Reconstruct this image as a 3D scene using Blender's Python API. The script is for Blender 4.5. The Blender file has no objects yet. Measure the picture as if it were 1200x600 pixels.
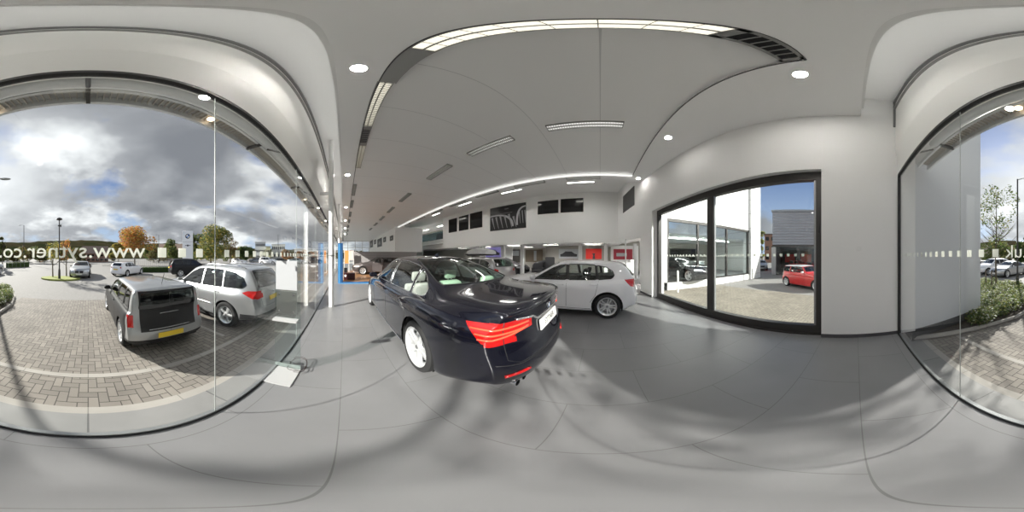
import bpy, bmesh, math, random
from mathutils import Vector, Matrix
from mathutils.bvhtree import BVHTree
random.seed(7)
COL = bpy.context.scene.collection
PI = math.pi
EYE = 1.53          # height of the camera over the showroom floor
GZ = -0.45          # level of the ground outside

# X runs along the glass front (to the right), Y into the building, Z up; floor at z=0
def pix(x, y, z):
    """the point at height z that the photograph shows at pixel x, y"""
    A = math.radians((x-600)*.3); L = math.radians((300-y)*.3)
    r = (z-EYE)/math.tan(L); px, py = r*math.sin(A), r*math.cos(A)
    return (.857*px-.515*py, .515*px+.857*py)
def ray(x, r):
    A = math.radians((x-600)*.3); px, py = r*math.sin(A), r*math.cos(A)
    return (.857*px-.515*py, .515*px+.857*py)
def onY(x, Y): return Y*math.tan(math.radians((x-600)*.3-31))
def zat(y, r): return EYE+r*math.tan(math.radians((300-y)*.3))

# ---------------------------------------------------------------- materials
def mat(name, col, rough=.5, metal=0, coat=0, emit=None, es=0, spec=.5, alpha=1):
    m = bpy.data.materials.new(name); m.use_nodes = True
    b = m.node_tree.nodes['Principled BSDF']
    b.inputs['Base Color'].default_value = (*col, 1)
    b.inputs['Roughness'].default_value = rough
    b.inputs['Metallic'].default_value = metal
    b.inputs['Coat Weight'].default_value = coat
    b.inputs['Coat Roughness'].default_value = .03
    b.inputs['Specular IOR Level'].default_value = spec
    if emit:
        b.inputs['Emission Color'].default_value = (*emit, 1)
        b.inputs['Emission Strength'].default_value = es
    m.diffuse_color = (*col, 1)
    return m
def N(m, t, **kw):
    n = m.node_tree.nodes.new(t)
    for k, v in kw.items(): setattr(n, k, v)
    return n
def L(m, a, b): m.node_tree.links.new(a, b)
def glass(name, tint=(.93, .96, .95), refl=1.0, rough=.0, base=.04):
    m = bpy.data.materials.new(name); m.use_nodes = True
    nt = m.node_tree; nt.nodes.clear()
    o = N(m, 'ShaderNodeOutputMaterial'); mx = N(m, 'ShaderNodeMixShader')
    t = N(m, 'ShaderNodeBsdfTransparent'); g = N(m, 'ShaderNodeBsdfGlossy')
    t.inputs[0].default_value = (*tint, 1); g.inputs['Roughness'].default_value = rough
    g.inputs[0].default_value = (1, 1, 1, 1)
    f = N(m, 'ShaderNodeLayerWeight'); f.inputs[0].default_value = .5
    pw = N(m, 'ShaderNodeMath', operation='POWER'); pw.inputs[1].default_value = 4.0
    ml = N(m, 'ShaderNodeMath', operation='MULTIPLY_ADD'); ml.inputs[1].default_value = refl*.9; ml.inputs[2].default_value = base
    ml.use_clamp = True
    L(m, f.outputs['Facing'], pw.inputs[0]); L(m, pw.outputs[0], ml.inputs[0])
    L(m, ml.outputs[0], mx.inputs[0]); L(m, t.outputs[0], mx.inputs[1]); L(m, g.outputs[0], mx.inputs[2])
    L(m, mx.outputs[0], o.inputs[0])
    return m
def noise_mat(name, c1, c2, scale=5, rough=.8, detail=6, bump=0, metal=0):
    m = mat(name, c1, rough, metal)
    b = m.node_tree.nodes['Principled BSDF']
    tc = N(m, 'ShaderNodeTexCoord'); n = N(m, 'ShaderNodeTexNoise'); n.inputs['Scale'].default_value = scale
    n.inputs['Detail'].default_value = detail
    r = N(m, 'ShaderNodeValToRGB'); r.color_ramp.elements[0].color = (*c1, 1); r.color_ramp.elements[1].color = (*c2, 1)
    r.color_ramp.elements[0].position = .35; r.color_ramp.elements[1].position = .65
    L(m, tc.outputs['Object'], n.inputs['Vector']); L(m, n.outputs['Fac'], r.inputs[0]); L(m, r.outputs[0], b.inputs['Base Color'])
    if bump:
        bp = N(m, 'ShaderNodeBump'); bp.inputs['Strength'].default_value = bump
        L(m, n.outputs['Fac'], bp.inputs['Height']); L(m, bp.outputs[0], b.inputs['Normal'])
    return m
def brick_mat(name, c1, c2, cm, w, h, mortar=.01, rough=.7, rot=0, offset=.5, noise=.25, bump=.3, spec=.5):
    m = mat(name, c1, rough, spec=spec)
    b = m.node_tree.nodes['Principled BSDF']
    tc = N(m, 'ShaderNodeTexCoord'); mp = N(m, 'ShaderNodeMapping'); mp.inputs['Rotation'].default_value = (0, 0, rot)
    br = N(m, 'ShaderNodeTexBrick'); br.offset = offset
    br.inputs['Color1'].default_value = (*c1, 1); br.inputs['Color2'].default_value = (*c2, 1); br.inputs['Mortar'].default_value = (*cm, 1)
    br.inputs['Scale'].default_value = 1; br.inputs['Brick Width'].default_value = w; br.inputs['Row Height'].default_value = h
    br.inputs['Mortar Size'].default_value = mortar; br.inputs['Mortar Smooth'].default_value = .1
    L(m, tc.outputs['Object'], mp.inputs[0]); L(m, mp.outputs[0], br.inputs['Vector'])
    n = N(m, 'ShaderNodeTexNoise'); n.inputs['Scale'].default_value = 1.7; n.inputs['Detail'].default_value = 8
    L(m, tc.outputs['Object'], n.inputs['Vector'])
    mx = N(m, 'ShaderNodeMix', data_type='RGBA', blend_type='OVERLAY'); mx.inputs['Factor'].default_value = noise
    L(m, br.outputs['Color'], mx.inputs['A']); L(m, n.outputs['Fac'], mx.inputs['B']); L(m, mx.outputs['Result'], b.inputs['Base Color'])
    if bump:
        bp = N(m, 'ShaderNodeBump'); bp.inputs['Strength'].default_value = bump; bp.inputs['Distance'].default_value = .01
        inv = N(m, 'ShaderNodeMath', operation='SUBTRACT'); inv.inputs[0].default_value = 1
        L(m, br.outputs['Fac'], inv.inputs[1]); L(m, inv.outputs[0], bp.inputs['Height']); L(m, bp.outputs[0], b.inputs['Normal'])
    return m
def herring_mat(name, c1, c2, cm, B=.11, rough=.85):
    """block paving in herringbone: rectangles 2B x B, told apart with modular arithmetic"""
    m = mat(name, c1, rough, spec=.3)
    b = m.node_tree.nodes['Principled BSDF']
    tc = N(m, 'ShaderNodeTexCoord'); sp = N(m, 'ShaderNodeSeparateXYZ'); L(m, tc.outputs['Object'], sp.inputs[0])
    def M(op, a, c=None, d=None):
        n = N(m, 'ShaderNodeMath', operation=op)
        for i, v in enumerate((a, c, d)):
            if v is None: continue
            if isinstance(v, (int, float)): n.inputs[i].default_value = v
            else: L(m, v, n.inputs[i])
        return n.outputs[0]
    u = M('MULTIPLY', sp.outputs[0], 1/B); v = M('MULTIPLY', sp.outputs[1], 1/B)
    iu = M('FLOOR', u); iv = M('FLOOR', v); fu = M('SUBTRACT', u, iu); fv = M('SUBTRACT', v, iv)
    # cell class k = (iu - iv) mod 4: 0,1 -> halves of a horizontal brick, 2,3 -> halves of a vertical one
    k = M('FLOORED_MODULO', M('SUBTRACT', iu, iv), 4)
    def isk(q): return M('COMPARE', k, q, .1)
    # distance to the brick's edge in each cell: left/right/bottom/top edges count unless joined
    dl = M('ADD', fu, isk(1)); dr = M('ADD', M('SUBTRACT', 1, fu), isk(0))
    # vertical brick: cell k=3 is the lower half (above it iv+1 -> k=2)
    db = M('ADD', fv, isk(2)); dt = M('ADD', M('SUBTRACT', 1, fv), isk(3))
    d = M('MINIMUM', M('MINIMUM', dl, dr), M('MINIMUM', db, dt))
    joint = M('LESS_THAN', d, .055)
    # brick id
    idu = M('SUBTRACT', iu, isk(1)); idv = M('SUBTRACT', iv, isk(2))
    cb = N(m, 'ShaderNodeCombineXYZ'); L(m, idu, cb.inputs[0]); L(m, idv, cb.inputs[1])
    wn = N(m, 'ShaderNodeTexWhiteNoise', noise_dimensions='3D'); L(m, cb.outputs[0], wn.inputs['Vector'])
    mx = N(m, 'ShaderNodeMix', data_type='RGBA'); mx.inputs['A'].default_value = (*c1, 1); mx.inputs['B'].default_value = (*c2, 1)
    L(m, wn.outputs['Value'], mx.inputs['Factor'])
    mj = N(m, 'ShaderNodeMix', data_type='RGBA'); mj.inputs['B'].default_value = (*cm, 1)
    L(m, joint, mj.inputs['Factor']); L(m, mx.outputs['Result'], mj.inputs['A'])
    n = N(m, 'ShaderNodeTexNoise'); n.inputs['Scale'].default_value = 1.2; n.inputs['Detail'].default_value = 8; L(m, tc.outputs['Object'], n.inputs['Vector'])
    mo = N(m, 'ShaderNodeMix', data_type='RGBA', blend_type='OVERLAY'); mo.inputs['Factor'].default_value = .35
    L(m, mj.outputs['Result'], mo.inputs['A']); L(m, n.outputs['Fac'], mo.inputs['B']); L(m, mo.outputs['Result'], b.inputs['Base Color'])
    return m

# ---------------------------------------------------------------- mesh helpers
def link(name, bm, m=None, parent=None, smooth=False, loc=None):
    me = bpy.data.meshes.new(name); bm.normal_update(); bm.to_mesh(me); bm.free()
    ms = m if isinstance(m, (list, tuple)) else [m]
    for x in ms:
        if x: me.materials.append(x)
    if smooth:
        me.shade_smooth() if smooth is True else me.shade_smooth()
        if smooth is not True:
            me.set_sharp_from_angle(angle=math.radians(smooth))
    o = bpy.data.objects.new(name, me); COL.objects.link(o)
    if parent: o.parent = parent
    if loc: o.location = loc
    return o
def tag(o, label=None, cat=None, group=None, kind=None):
    if label: o['label'] = label
    if cat: o['category'] = cat
    if group: o['group'] = group
    if kind: o['kind'] = kind
    return o
def thing(name, label, cat, loc=(0, 0, 0), rz=0, group=None):
    o = bpy.data.objects.new(name, None); COL.objects.link(o); o.empty_display_size = .1
    o.location = loc; o.rotation_euler = (0, 0, rz)
    return tag(o, label, cat, group)
def struct(name, loc=(0, 0, 0), rz=0):
    o = bpy.data.objects.new(name, None); COL.objects.link(o); o.location = loc; o.rotation_euler = (0, 0, rz)
    o['kind'] = 'structure'; return o
def dup(root, loc=None, rz=None, label=None, group=None):
    r = root.copy(); COL.objects.link(r)
    if loc is not None: r.location = loc
    if rz is not None: r.rotation_euler = (0, 0, rz)
    if label: r['label'] = label
    if group: r['group'] = group
    for ch in list(root.children):
        c = ch.copy(); COL.objects.link(c); c.parent = r
        for g in ch.children:
            d = g.copy(); COL.objects.link(d); d.parent = c
    return r
def repaint(root, swap):
    """give a copy its own paint: swap = {old material name: new material}"""
    def walk(o):
        if o.type == 'MESH':
            for s in o.material_slots:
                if s.material and s.material.name in swap:
                    nm = swap[s.material.name]; s.link = 'OBJECT'; s.material = nm
        for c in o.children: walk(c)
    walk(root)
def bx(bm, x0, x1, y0, y1, z0, z1, M=None, mi=0):
    vs = [bm.verts.new((x, y, z)) for z in (z0, z1) for y in (y0, y1) for x in (x0, x1)]
    if M:
        for v in vs: v.co = M @ v.co
    for f in ((0, 2, 3, 1), (4, 5, 7, 6), (0, 1, 5, 4), (2, 6, 7, 3), (0, 4, 6, 2), (1, 3, 7, 5)):
        fc = bm.faces.new([vs[i] for i in f]); fc.material_index = mi
    return vs
def box(name, x0, x1, y0, y1, z0, z1, m, parent=None, bev=0, rz=0, loc=None):
    bm = bmesh.new(); bx(bm, x0, x1, y0, y1, z0, z1)
    if bev: bmesh.ops.bevel(bm, geom=bm.edges[:], offset=bev, segments=2, affect='EDGES', profile=.5)
    o = link(name, bm, m, parent, loc=loc)
    if rz: o.rotation_euler = (0, 0, rz)
    return o
def tube(bm, pts, r, n=8, closed=False, r2=None, flat=None):
    """round bar along pts; r may be a list"""
    P = [Vector(p) for p in pts]; k = len(P)
    R = r if isinstance(r, (list, tuple)) else [r + ((r2-r)*i/max(1, k-1) if r2 is not None else 0) for i in range(k)]
    rings = []; up0 = None
    for i in range(k):
        a = P[(i-1) % k] if (closed or i > 0) else P[i]; b = P[(i+1) % k] if (closed or i < k-1) else P[i]
        t = (b-a)
        if t.length < 1e-9: t = Vector((0, 0, 1))
        t.normalize()
        u = up0 if up0 is not None else (Vector((0, 0, 1)) if abs(t.z) < .9 else Vector((1, 0, 0)))
        s = t.cross(u)
        if s.length < 1e-6: s = t.cross(Vector((0, 1, 0)))
        s.normalize(); w = s.cross(t).normalized(); up0 = w
        fl = flat or 1
        rings.append([bm.verts.new(P[i] + (s*math.cos(2*PI*j/n)*fl + w*math.sin(2*PI*j/n))*R[i]) for j in range(n)])
    m = k if closed else k-1
    for i in range(m):
        A, B = rings[i], rings[(i+1) % k]
        for j in range(n):
            try: bm.faces.new((A[j], A[(j+1) % n], B[(j+1) % n], B[j]))
            except ValueError: pass
    if not closed:
        bm.faces.new(rings[0][::-1]); bm.faces.new(rings[-1])
def tubeobj(name, pts, r, m, parent=None, n=8, **kw):
    bm = bmesh.new(); tube(bm, pts, r, n, **kw); bmesh.ops.recalc_face_normals(bm, faces=bm.faces)
    return link(name, bm, m, parent, smooth=True)
def lathe(bm, prof, n=32, axis='Z', cx=0, cy=0, cz=0, closed=False, cap=True):
    """prof: (radius, along-axis)"""
    rings = []
    for (r, h) in prof:
        ring = []
        for j in range(n):
            a = 2*PI*j/n; c, s = r*math.cos(a), r*math.sin(a)
            p = (c, s, h) if axis == 'Z' else ((c, h, s) if axis == 'Y' else (h, c, s))
            ring.append(bm.verts.new((p[0]+cx, p[1]+cy, p[2]+cz)))
        rings.append(ring)
    k = len(rings)
    for i in range(k if closed else k-1):
        A, B = rings[i], rings[(i+1) % k]
        for j in range(n): bm.faces.new((A[j], A[(j+1) % n], B[(j+1) % n], B[j]))
    if not closed and cap:
        if prof[0][0] > 1e-5: bm.faces.new(rings[0][::-1])
        if prof[-1][0] > 1e-5: bm.faces.new(rings[-1])
def prism(bm, poly, z0, z1, mi=0):
    a = [bm.verts.new((p[0], p[1], z0)) for p in poly]; b = [bm.verts.new((p[0], p[1], z1)) for p in poly]
    n = len(poly); f1 = bm.faces.new(a[::-1]); f2 = bm.faces.new(b)
    f1.material_index = f2.material_index = mi
    for i in range(n):
        f = bm.faces.new((a[i], a[(i+1) % n], b[(i+1) % n], b[i])); f.material_index = mi
def textmesh(name, s, size, m, parent=None, extrude=.001, M=None, align='CENTER', mirror=False, bold=0):
    cu = bpy.data.curves.new(name, 'FONT'); cu.body = s; cu.size = size; cu.extrude = extrude; cu.align_x = align; cu.align_y = 'CENTER'
    cu.offset = bold; cu.resolution_u = 3
    o = bpy.data.objects.new(name+'_tmp', cu); COL.objects.link(o)
    dg = bpy.context.evaluated_depsgraph_get(); me = bpy.data.meshes.new_from_object(o.evaluated_get(dg))
    bpy.data.objects.remove(o); bpy.data.curves.remove(cu)
    bm = bmesh.new(); bm.from_mesh(me); bpy.data.meshes.remove(me)
    if mirror:
        for v in bm.verts: v.co.x = -v.co.x
        bmesh.ops.reverse_faces(bm, faces=bm.faces)
    if M: bm.transform(M)
    return link(name, bm, m, parent)
def interp(keys, x):
    """monotone cubic through (x, value) keys"""
    n = len(keys)
    if x <= keys[0][0]: return keys[0][1]
    if x >= keys[-1][0]: return keys[-1][1]
    d = [(keys[i+1][1]-keys[i][1])/(keys[i+1][0]-keys[i][0]) for i in range(n-1)]
    t = [d[0]] + [0 if d[i-1]*d[i] <= 0 else 2*d[i-1]*d[i]/(d[i-1]+d[i]) for i in range(1, n-1)] + [d[-1]]
    for i in range(n-1):
        if x <= keys[i+1][0]:
            h = keys[i+1][0]-keys[i][0]; s = (x-keys[i][0])/h
            return ((2*s**3-3*s*s+1)*keys[i][1] + (s**3-2*s*s+s)*h*t[i] + (-2*s**3+3*s*s)*keys[i+1][1] + (s**3-s*s)*h*t[i+1])
def clamp(v, a=0, b=1): return max(a, min(b, v))
def sstep(v): v = clamp(v); return v*v*(3-2*v)
def inpoly(px, py, poly):
    c = False; n = len(poly)
    for i in range(n):
        x1, y1 = poly[i]; x2, y2 = poly[(i+1) % n]
        if (y1 > py) != (y2 > py) and px < (x2-x1)*(py-y1)/(y2-y1)+x1: c = not c
    return c
def rounded(poly, r, k=3):
    out = []; n = len(poly)
    for i in range(n):
        p = Vector(poly[i]); a = Vector(poly[i-1]); b = Vector(poly[(i+1) % n])
        da = (a-p); db = (b-p); ra = min(r, da.length*.45); rb = min(r, db.length*.45)
        A = p+da.normalized()*ra; B = p+db.normalized()*rb
        for j in range(k+1):
            t = j/k; q = A*(1-t)**2+p*2*t*(1-t)+B*t*t; out.append((q.x, q.y))
    return out
# ---------------------------------------------------------------- car builder
# car frame: x forward from the rear axle, y to the car's left, z up from the ground
BLACKP = mat('black_plastic', (.012, .012, .013), .45)
RUBBER = mat('tyre_rubber', (.018, .018, .019), .75)
RIM = mat('rim_silver', (.78, .79, .80), .32, .6)
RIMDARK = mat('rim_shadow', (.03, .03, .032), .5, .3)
DISC = mat('brake_disc_steel', (.35, .35, .36), .4, .8)
CHROME = mat('chrome', (.8, .8, .82), .12, 1)
UNDER = mat('underbody', (.01, .01, .01), .9)
CLOTHD = mat('dark_upholstery', (.03, .03, .033), .8)
CREAM = mat('cream_leather', (.72, .70, .64), .5)
REDLAMP = mat('red_lamp', (.36, .006, .006), .12, 0, 1, emit=(1, .02, .01), es=.05)
REDBAR = mat('red_lamp_bar', (.9, .08, .04), .15, 0, 1, emit=(1, .07, .03), es=.40)
CLEARLAMP = mat('clear_lamp', (.75, .78, .8), .12, .3, 1)
AMBER = mat('amber_lamp', (.8, .3, .03), .2, 0, 1)
PLATEW = mat('plate_white', (.82, .82, .8), .4)
PLATEY = mat('plate_yellow', (.85, .60, .05), .4)
PLATEINK = mat('plate_ink', (.02, .02, .02), .5)
BADGEBLUE = mat('badge_blue', (.02, .16, .5), .25, 0, .6)
BADGEWHITE = mat('badge_white', (.85, .85, .86), .3)
CARGLASS = glass('car_glass', (.42, .48, .46), .9, base=.06)
CARGREEN = glass('car_rear_glass', (.40, .62, .50), .9, base=.05)
CARDARK = glass('car_dark_glass', (.10, .11, .115), .9, base=.07)

def car_points(S):
    xr, xf = S['xr'], S['xf']
    xs = [xr, xr+.025, xr+.07, xr+.14, xr+.22]
    x = xr+.32
    while x < xf-.36: xs.append(x); x += S.get('dx', .115)
    xs += [xf-.3, xf-.2, xf-.12, xf-.05, xf-.015, xf]
    G = []
    for x in xs:
        zt = interp(S['top'], x); zb = min(interp(S['belt'], x), zt-.012); w = interp(S['w'], x); zs = interp(S['sill'], x)
        yc = interp(S['yc'], x); cr = interp(S['crown'], x)
        zc = max(zt-cr, zb+.006); yb = w-S.get('tuck', .085)
        yc = min(yc, yb-.01)
        h = zb-zs
        rows = [(w-.13, zs), (w-.035, zs+.015), (w-.018, zs+.10*h), (w-.012, zs+.35*h), (w-.002, zs+.60*h), (w, zs+.76*h),
                (w-.014, zs+.86*h), (w-.05, zs+.965*h), (yb, zb)]
        dz = zc-zb
        rows.append((yb+(yc-yb)*.32+.012*clamp(dz/.3), zb+dz*.36))
        rows.append((yb+(yc-yb)*.70+.016*clamp(dz/.3), zb+dz*.74))
        rows.append((yc, zc))
        for f in (.86, .6, .3, 0): rows.append((yc*f, zt-(zt-zc)*f**2.2))
        G.append((x, rows))
    return G
def warp(S, x, y, z):
    xr, xf = S['xr'], S['xf']
    wr = sstep((xr+S.get('crl', 1.0)-x)/S.get('crl', 1.0)); wf = sstep((x-(xf-1.2))/1.2)
    W = interp(S['w'], clamp(x, xr+.4, xf-.6))
    t = abs(y)/W
    nx = x + S.get('cr', .22)*wr*t**S.get('crp', 3.2) - S.get('cf', .42)*wf*t**2.6
    nx += interp(S['profR'], z)*clamp((xr+.30-x)/.30) - interp(S['profF'], z)*clamp((x-(xf-.35))/.35)
    return nx
def car_body_bm(S, levels):
    G = car_points(S); bm = bmesh.new(); n = len(G[0][1])
    def V(x, y, z): return bm.verts.new((warp(S, x, y, z), y, z))
    rings = []
    for x, rows in G:
        left = [V(x, y, z) for (y, z) in rows]
        right = [V(x, -y, z) for (y, z) in rows[:-1]]
        rings.append(right + left[::-1])       # right sill .. right top, centre, left top .. left sill
    for a, b in zip(rings[:-1], rings[1:]):
        for i in range(len(a)-1): bm.faces.new((a[i], a[i+1], b[i+1], b[i]))
    K = 7  # the row where the end caps meet the deck edge
    for e in (0, -1):
        x, rows = G[e]; ring = rings[e]; m = len(ring)
        top = ring[K:m-K]; ncol = len(top); zk, yk = rows[K][1], rows[K][0]
        grid = [top]
        for k in range(K-1, -1, -1):
            y_k, z_k = rows[k]; t = (z_k-rows[0][1])/(zk-rows[0][1]); line = []
            for j, v in enumerate(top):
                if j == 0: line.append(ring[k]); continue
                if j == ncol-1: line.append(ring[m-1-k]); continue
                q = j-ncol//2
                rr = rows[len(rows)-1-abs(q)]; f = rr[0]/yk*(-1 if q < 0 else 1)
                line.append(V(x, f*y_k, z_k+(rr[1]-zk)*t))
            grid.append(line)
        for A, B in zip(grid[:-1], grid[1:]):
            for j in range(ncol-1):
                q = (A[j], A[j+1], B[j+1], B[j])
                bm.faces.new(q if e else q[::-1])
    bmesh.ops.recalc_face_normals(bm, faces=bm.faces)
    me = bpy.data.meshes.new('tmp'); bm.to_mesh(me); bm.free()
    if levels:
        o = bpy.data.objects.new('tmp', me); COL.objects.link(o)
        md = o.modifiers.new('s', 'SUBSURF'); md.levels = levels; md.render_levels = levels
        me2 = bpy.data.meshes.new_from_object(o.evaluated_get(bpy.context.evaluated_depsgraph_get()))
        bpy.data.objects.remove(o); bpy.data.meshes.remove(me); me = me2
    bm = bmesh.new(); bm.from_mesh(me); bpy.data.meshes.remove(me)
    # outward normals
    bm.faces.ensure_lookup_table(); bm.normal_update()
    c = Vector(((S['xr']+S['xf'])/2, 0, .7)); s = sum((f.calc_center_median()-c).dot(f.normal) for f in bm.faces)
    if s < 0: bmesh.ops.reverse_faces(bm, faces=bm.faces); bm.normal_update()
    return bm
AX = {'side': (0, 2), 'end': (1, 2), 'top': (0, 1)}
def cut_poly(bm, proj, poly, cond):
    a, b = AX[proj]; third = 3-a-b
    n = len(poly)
    for i in range(n):
        p, q = poly[i], poly[(i+1) % n]
        d = (q[0]-p[0], q[1]-p[1]); ln = math.hypot(*d)
        if ln < 1e-6: continue
        no = [0, 0, 0]; no[a] = d[1]/ln; no[b] = -d[0]/ln
        co = [0, 0, 0]; co[a] = p[0]; co[b] = p[1]
        lo0, hi0 = min(p[0], q[0])-1e-3, max(p[0], q[0])+1e-3; lo1, hi1 = min(p[1], q[1])-1e-3, max(p[1], q[1])+1e-3
        fs = []
        for f in bm.faces:
            v0 = [v.co[a] for v in f.verts]
            if max(v0) < lo0 or min(v0) > hi0: continue
            v1 = [v.co[b] for v in f.verts]
            if max(v1) < lo1 or min(v1) > hi1: continue
            if not cond(f.calc_center_median(), f.normal): continue
            fs.append(f)
        if not fs: continue
        geom = list({v for f in fs for v in f.verts}) + list({e for f in fs for e in f.edges}) + fs
        bmesh.ops.bisect_plane(bm, geom=geom, plane_co=co, plane_no=no, dist=1e-5)
def split_car(S, bm, cuts):
    """returns {tag: bmesh}; custom normals come from the uncut surface"""
    src = bm.copy(); src.verts.ensure_lookup_table(); src.faces.ensure_lookup_table(); src.normal_update()
    bvh = BVHTree.FromBMesh(src)
    lay = bm.faces.layers.int.new('tag')
    names = ['body']
    bm.faces.layers.int['tag']
    for c in cuts:
        polys = [c['poly']]
        if c['proj'] == 'end': polys.append([(-y, z) for y, z in c['poly']]) if not c.get('centre') else None
        if c['proj'] == 'top' and not c.get('centre'): polys.append([(x, -y) for x, y in c['poly']])
        a, b = AX[c['proj']]
        for k, poly in enumerate(polys):
            cut_poly(bm, c['proj'], poly, c['cond'])
            for f in bm.faces:
                m = f.calc_center_median()
                if f[lay] == 0 and c['cond'](m, f.normal) and inpoly(m[a], m[b], poly):
                    t = c['name'] + ('' if c.get('centre') else ('|L' if m.y > 0 else '|R'))
                    if t not in names: names.append(t)
                    f[lay] = names.index(t)
    out = {}
    for i, t in enumerate(names):
        if t.startswith('delete'): continue
        nb = bm.copy(); l2 = nb.faces.layers.int['tag']
        bmesh.ops.delete(nb, geom=[f for f in nb.faces if f[l2] != i], context='FACES')
        out[t] = nb
    bm.free()
    return out, bvh, src
def link_car(name, bm, m, parent, bvh, src):
    o = link(name, bm, m, parent, smooth=True)
    me = o.data; ns = []
    for v in me.vertices:
        loc, no, fi, d = bvh.find_nearest(v.co)
        if fi is None: ns.append(v.normal); continue
        f = src.faces[fi]; w = 0; acc = Vector((0, 0, 0))
        for fv in f.verts:
            k = 1/((fv.co-loc).length_squared+1e-7); acc += fv.normal*k
        ns.append(acc.normalized())
    me.normals_split_custom_set_from_vertices(ns)
    return o
def cast(bvh, proj, a, b, side=1, off=.004):
    """a point on the body: side view (x,z), end view (y,z) from behind (side=-1) or front, top view (x,y)"""
    if proj == 'side': o, d = Vector((a, 3*side, b)), Vector((0, -side, 0))
    elif proj == 'end': o, d = Vector((6*side if side > 0 else -4, a, b)), Vector((-side, 0, 0))
    else: o, d = Vector((a, b, 4)), Vector((0, 0, -1))
    loc, no, fi, dist = bvh.ray_cast(o, d)
    if loc is None: return None
    if no.dot(d) > 0: no = -no
    return loc+no*off
def strip(name, bvh, proj, pts, r, m, parent, side=1, closed=False, step=.06, off=.002, flat=None):
    P = []
    k = len(pts)
    for i in range(k if closed else k-1):
        p, q = pts[i], pts[(i+1) % k]; d = math.hypot(q[0]-p[0], q[1]-p[1]); n = max(1, int(d/step))
        for j in range(n): P.append((p[0]+(q[0]-p[0])*j/n, p[1]+(q[1]-p[1])*j/n))
    if not closed: P.append(pts[-1])
    W = [cast(bvh, proj, a, b, side, off) for a, b in P]; W = [w for w in W if w is not None]
    if len(W) < 2: return None
    bm = bmesh.new(); tube(bm, W, r, 6, closed=closed, flat=flat); bmesh.ops.recalc_face_normals(bm, faces=bm.faces)
    return link(name, bm, m, parent, smooth=True)

def make_wheel_meshes(R, rimR, style, width=.225, low=False):
    """meshes with the outer face towards +y, centred on the axle"""
    w = width/2; n = 24 if low else 48
    bt = bmesh.new()
    lathe(bt, [(rimR, -w*.9), (rimR+.02, -w), (R-.035, -w), (R-.008, -w*.82), (R, -w*.45), (R, w*.45), (R-.008, w*.82), (R-.035, w), (rimR+.02, w), (rimR, w*.9)], n, 'Y', cap=False)
    if not low:
        for s in (-.35, 0, .35):
            pass
    br = bmesh.new()
    lathe(br, [(rimR-.001, -w*.9), (rimR-.02, -w*.8), (rimR-.04, -w*.2), (rimR-.035, w*.6), (rimR-.012, w*.86), (rimR+.006, w*.97), (rimR+.004, w*.86), (rimR-.001, w*.5)], n, 'Y', cap=False)
    ns, dbl = style
    face = w*.72
    for k in range(ns):
        a0 = 2*PI*k/ns + PI/2
        for s in ((-1, 1) if dbl else (0,)):
            spread = (.17 if dbl == 1 else .10)*5/ns
            p0 = (.045, a0+s*.35); p1 = (rimR-.018, a0+s*spread)
            hw0, hw1 = (.020, .017) if dbl else (.040, .030)
            A = Vector((math.cos(p0[1])*p0[0], 0, math.sin(p0[1])*p0[0])); B = Vector((math.cos(p1[1])*p1[0], 0, math.sin(p1[1])*p1[0]))
            if dbl == 2:
                A = Vector((math.cos(a0)*.05, 0, math.sin(a0)*.05)); hw0 = .014
            t = (B-A).normalized(); sd = Vector((-t.z, 0, t.x))
            vs = []
            for (Q, hw, y) in ((A, hw0, face-.018), (A.lerp(B, .5), (hw0+hw1)/2, face), (B, hw1, face+.012)):
                vs.append([br.verts.new(Q+sd*hw+Vector((0, y-.030, 0))), br.verts.new(Q+sd*hw*.75+Vector((0, y, 0))),
                           br.verts.new(Q-sd*hw*.75+Vector((0, y, 0))), br.verts.new(Q-sd*hw+Vector((0, y-.030, 0)))])
            for a, b in zip(vs[:-1], vs[1:]):
                for j in range(4): br.faces.new((a[j], a[(j+1) % 4], b[(j+1) % 4], b[j]))
            br.faces.new(vs[-1]); br.faces.new(vs[0][::-1])
    lathe(br, [(.0, face-.05), (.075, face-.045), (.07, face-.012), (.035, face-.004), (.0, face-.002)], 16, 'Y')
    bmesh.ops.recalc_face_normals(br, faces=br.faces); bmesh.ops.recalc_face_normals(bt, faces=bt.faces)
    bd = bmesh.new(); lathe(bd, [(.05, 0), (rimR*.72, 0), (rimR*.72, .02), (.05, .02)], n, 'Y', closed=True)
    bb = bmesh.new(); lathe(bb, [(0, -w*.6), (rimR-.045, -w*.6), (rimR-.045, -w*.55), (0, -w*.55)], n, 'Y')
    bc = bmesh.new(); lathe(bc, [(0.0, face-.002), (.030, face-.002), (.030, face+.002), (.0, face+.004)], 16, 'Y')
    for b in (bd, bb, bc): bmesh.ops.recalc_face_normals(b, faces=b.faces)
    return bt, br, bd, bb, bc
def add_wheels(S, root, low=False):
    src = None
    for x in (0, S['wb']):
        for s in (1, -1):
            if src is None:
                bt, br, bd, bb, bc = make_wheel_meshes(S['R'], S['rimR'], S['spokes'], S.get('tw', .225), low)
                w = link('wheel', br, S.get('rim', RIM), root, smooth=35)
                link('tyre', bt, RUBBER, w, smooth=40)
                if not low: link('brake_disc', bd, DISC, w)
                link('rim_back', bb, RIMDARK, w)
                if not low: link('centre_cap', bc, DISC if S.get('cap') else RIMDARK, w)
                src = w
            else:
                w = src.copy(); COL.objects.link(w); w.parent = root
                for c in src.children:
                    d = c.copy(); COL.objects.link(d); d.parent = w
            w.location = (x, s*(interp(S['w'], 1.0)-S.get('tw', .225)/2-.018), S['R'])
            w.rotation_euler = (0, (.35 if x else .9)*1.0, 0) if s > 0 else (0, .35, PI)
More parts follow.
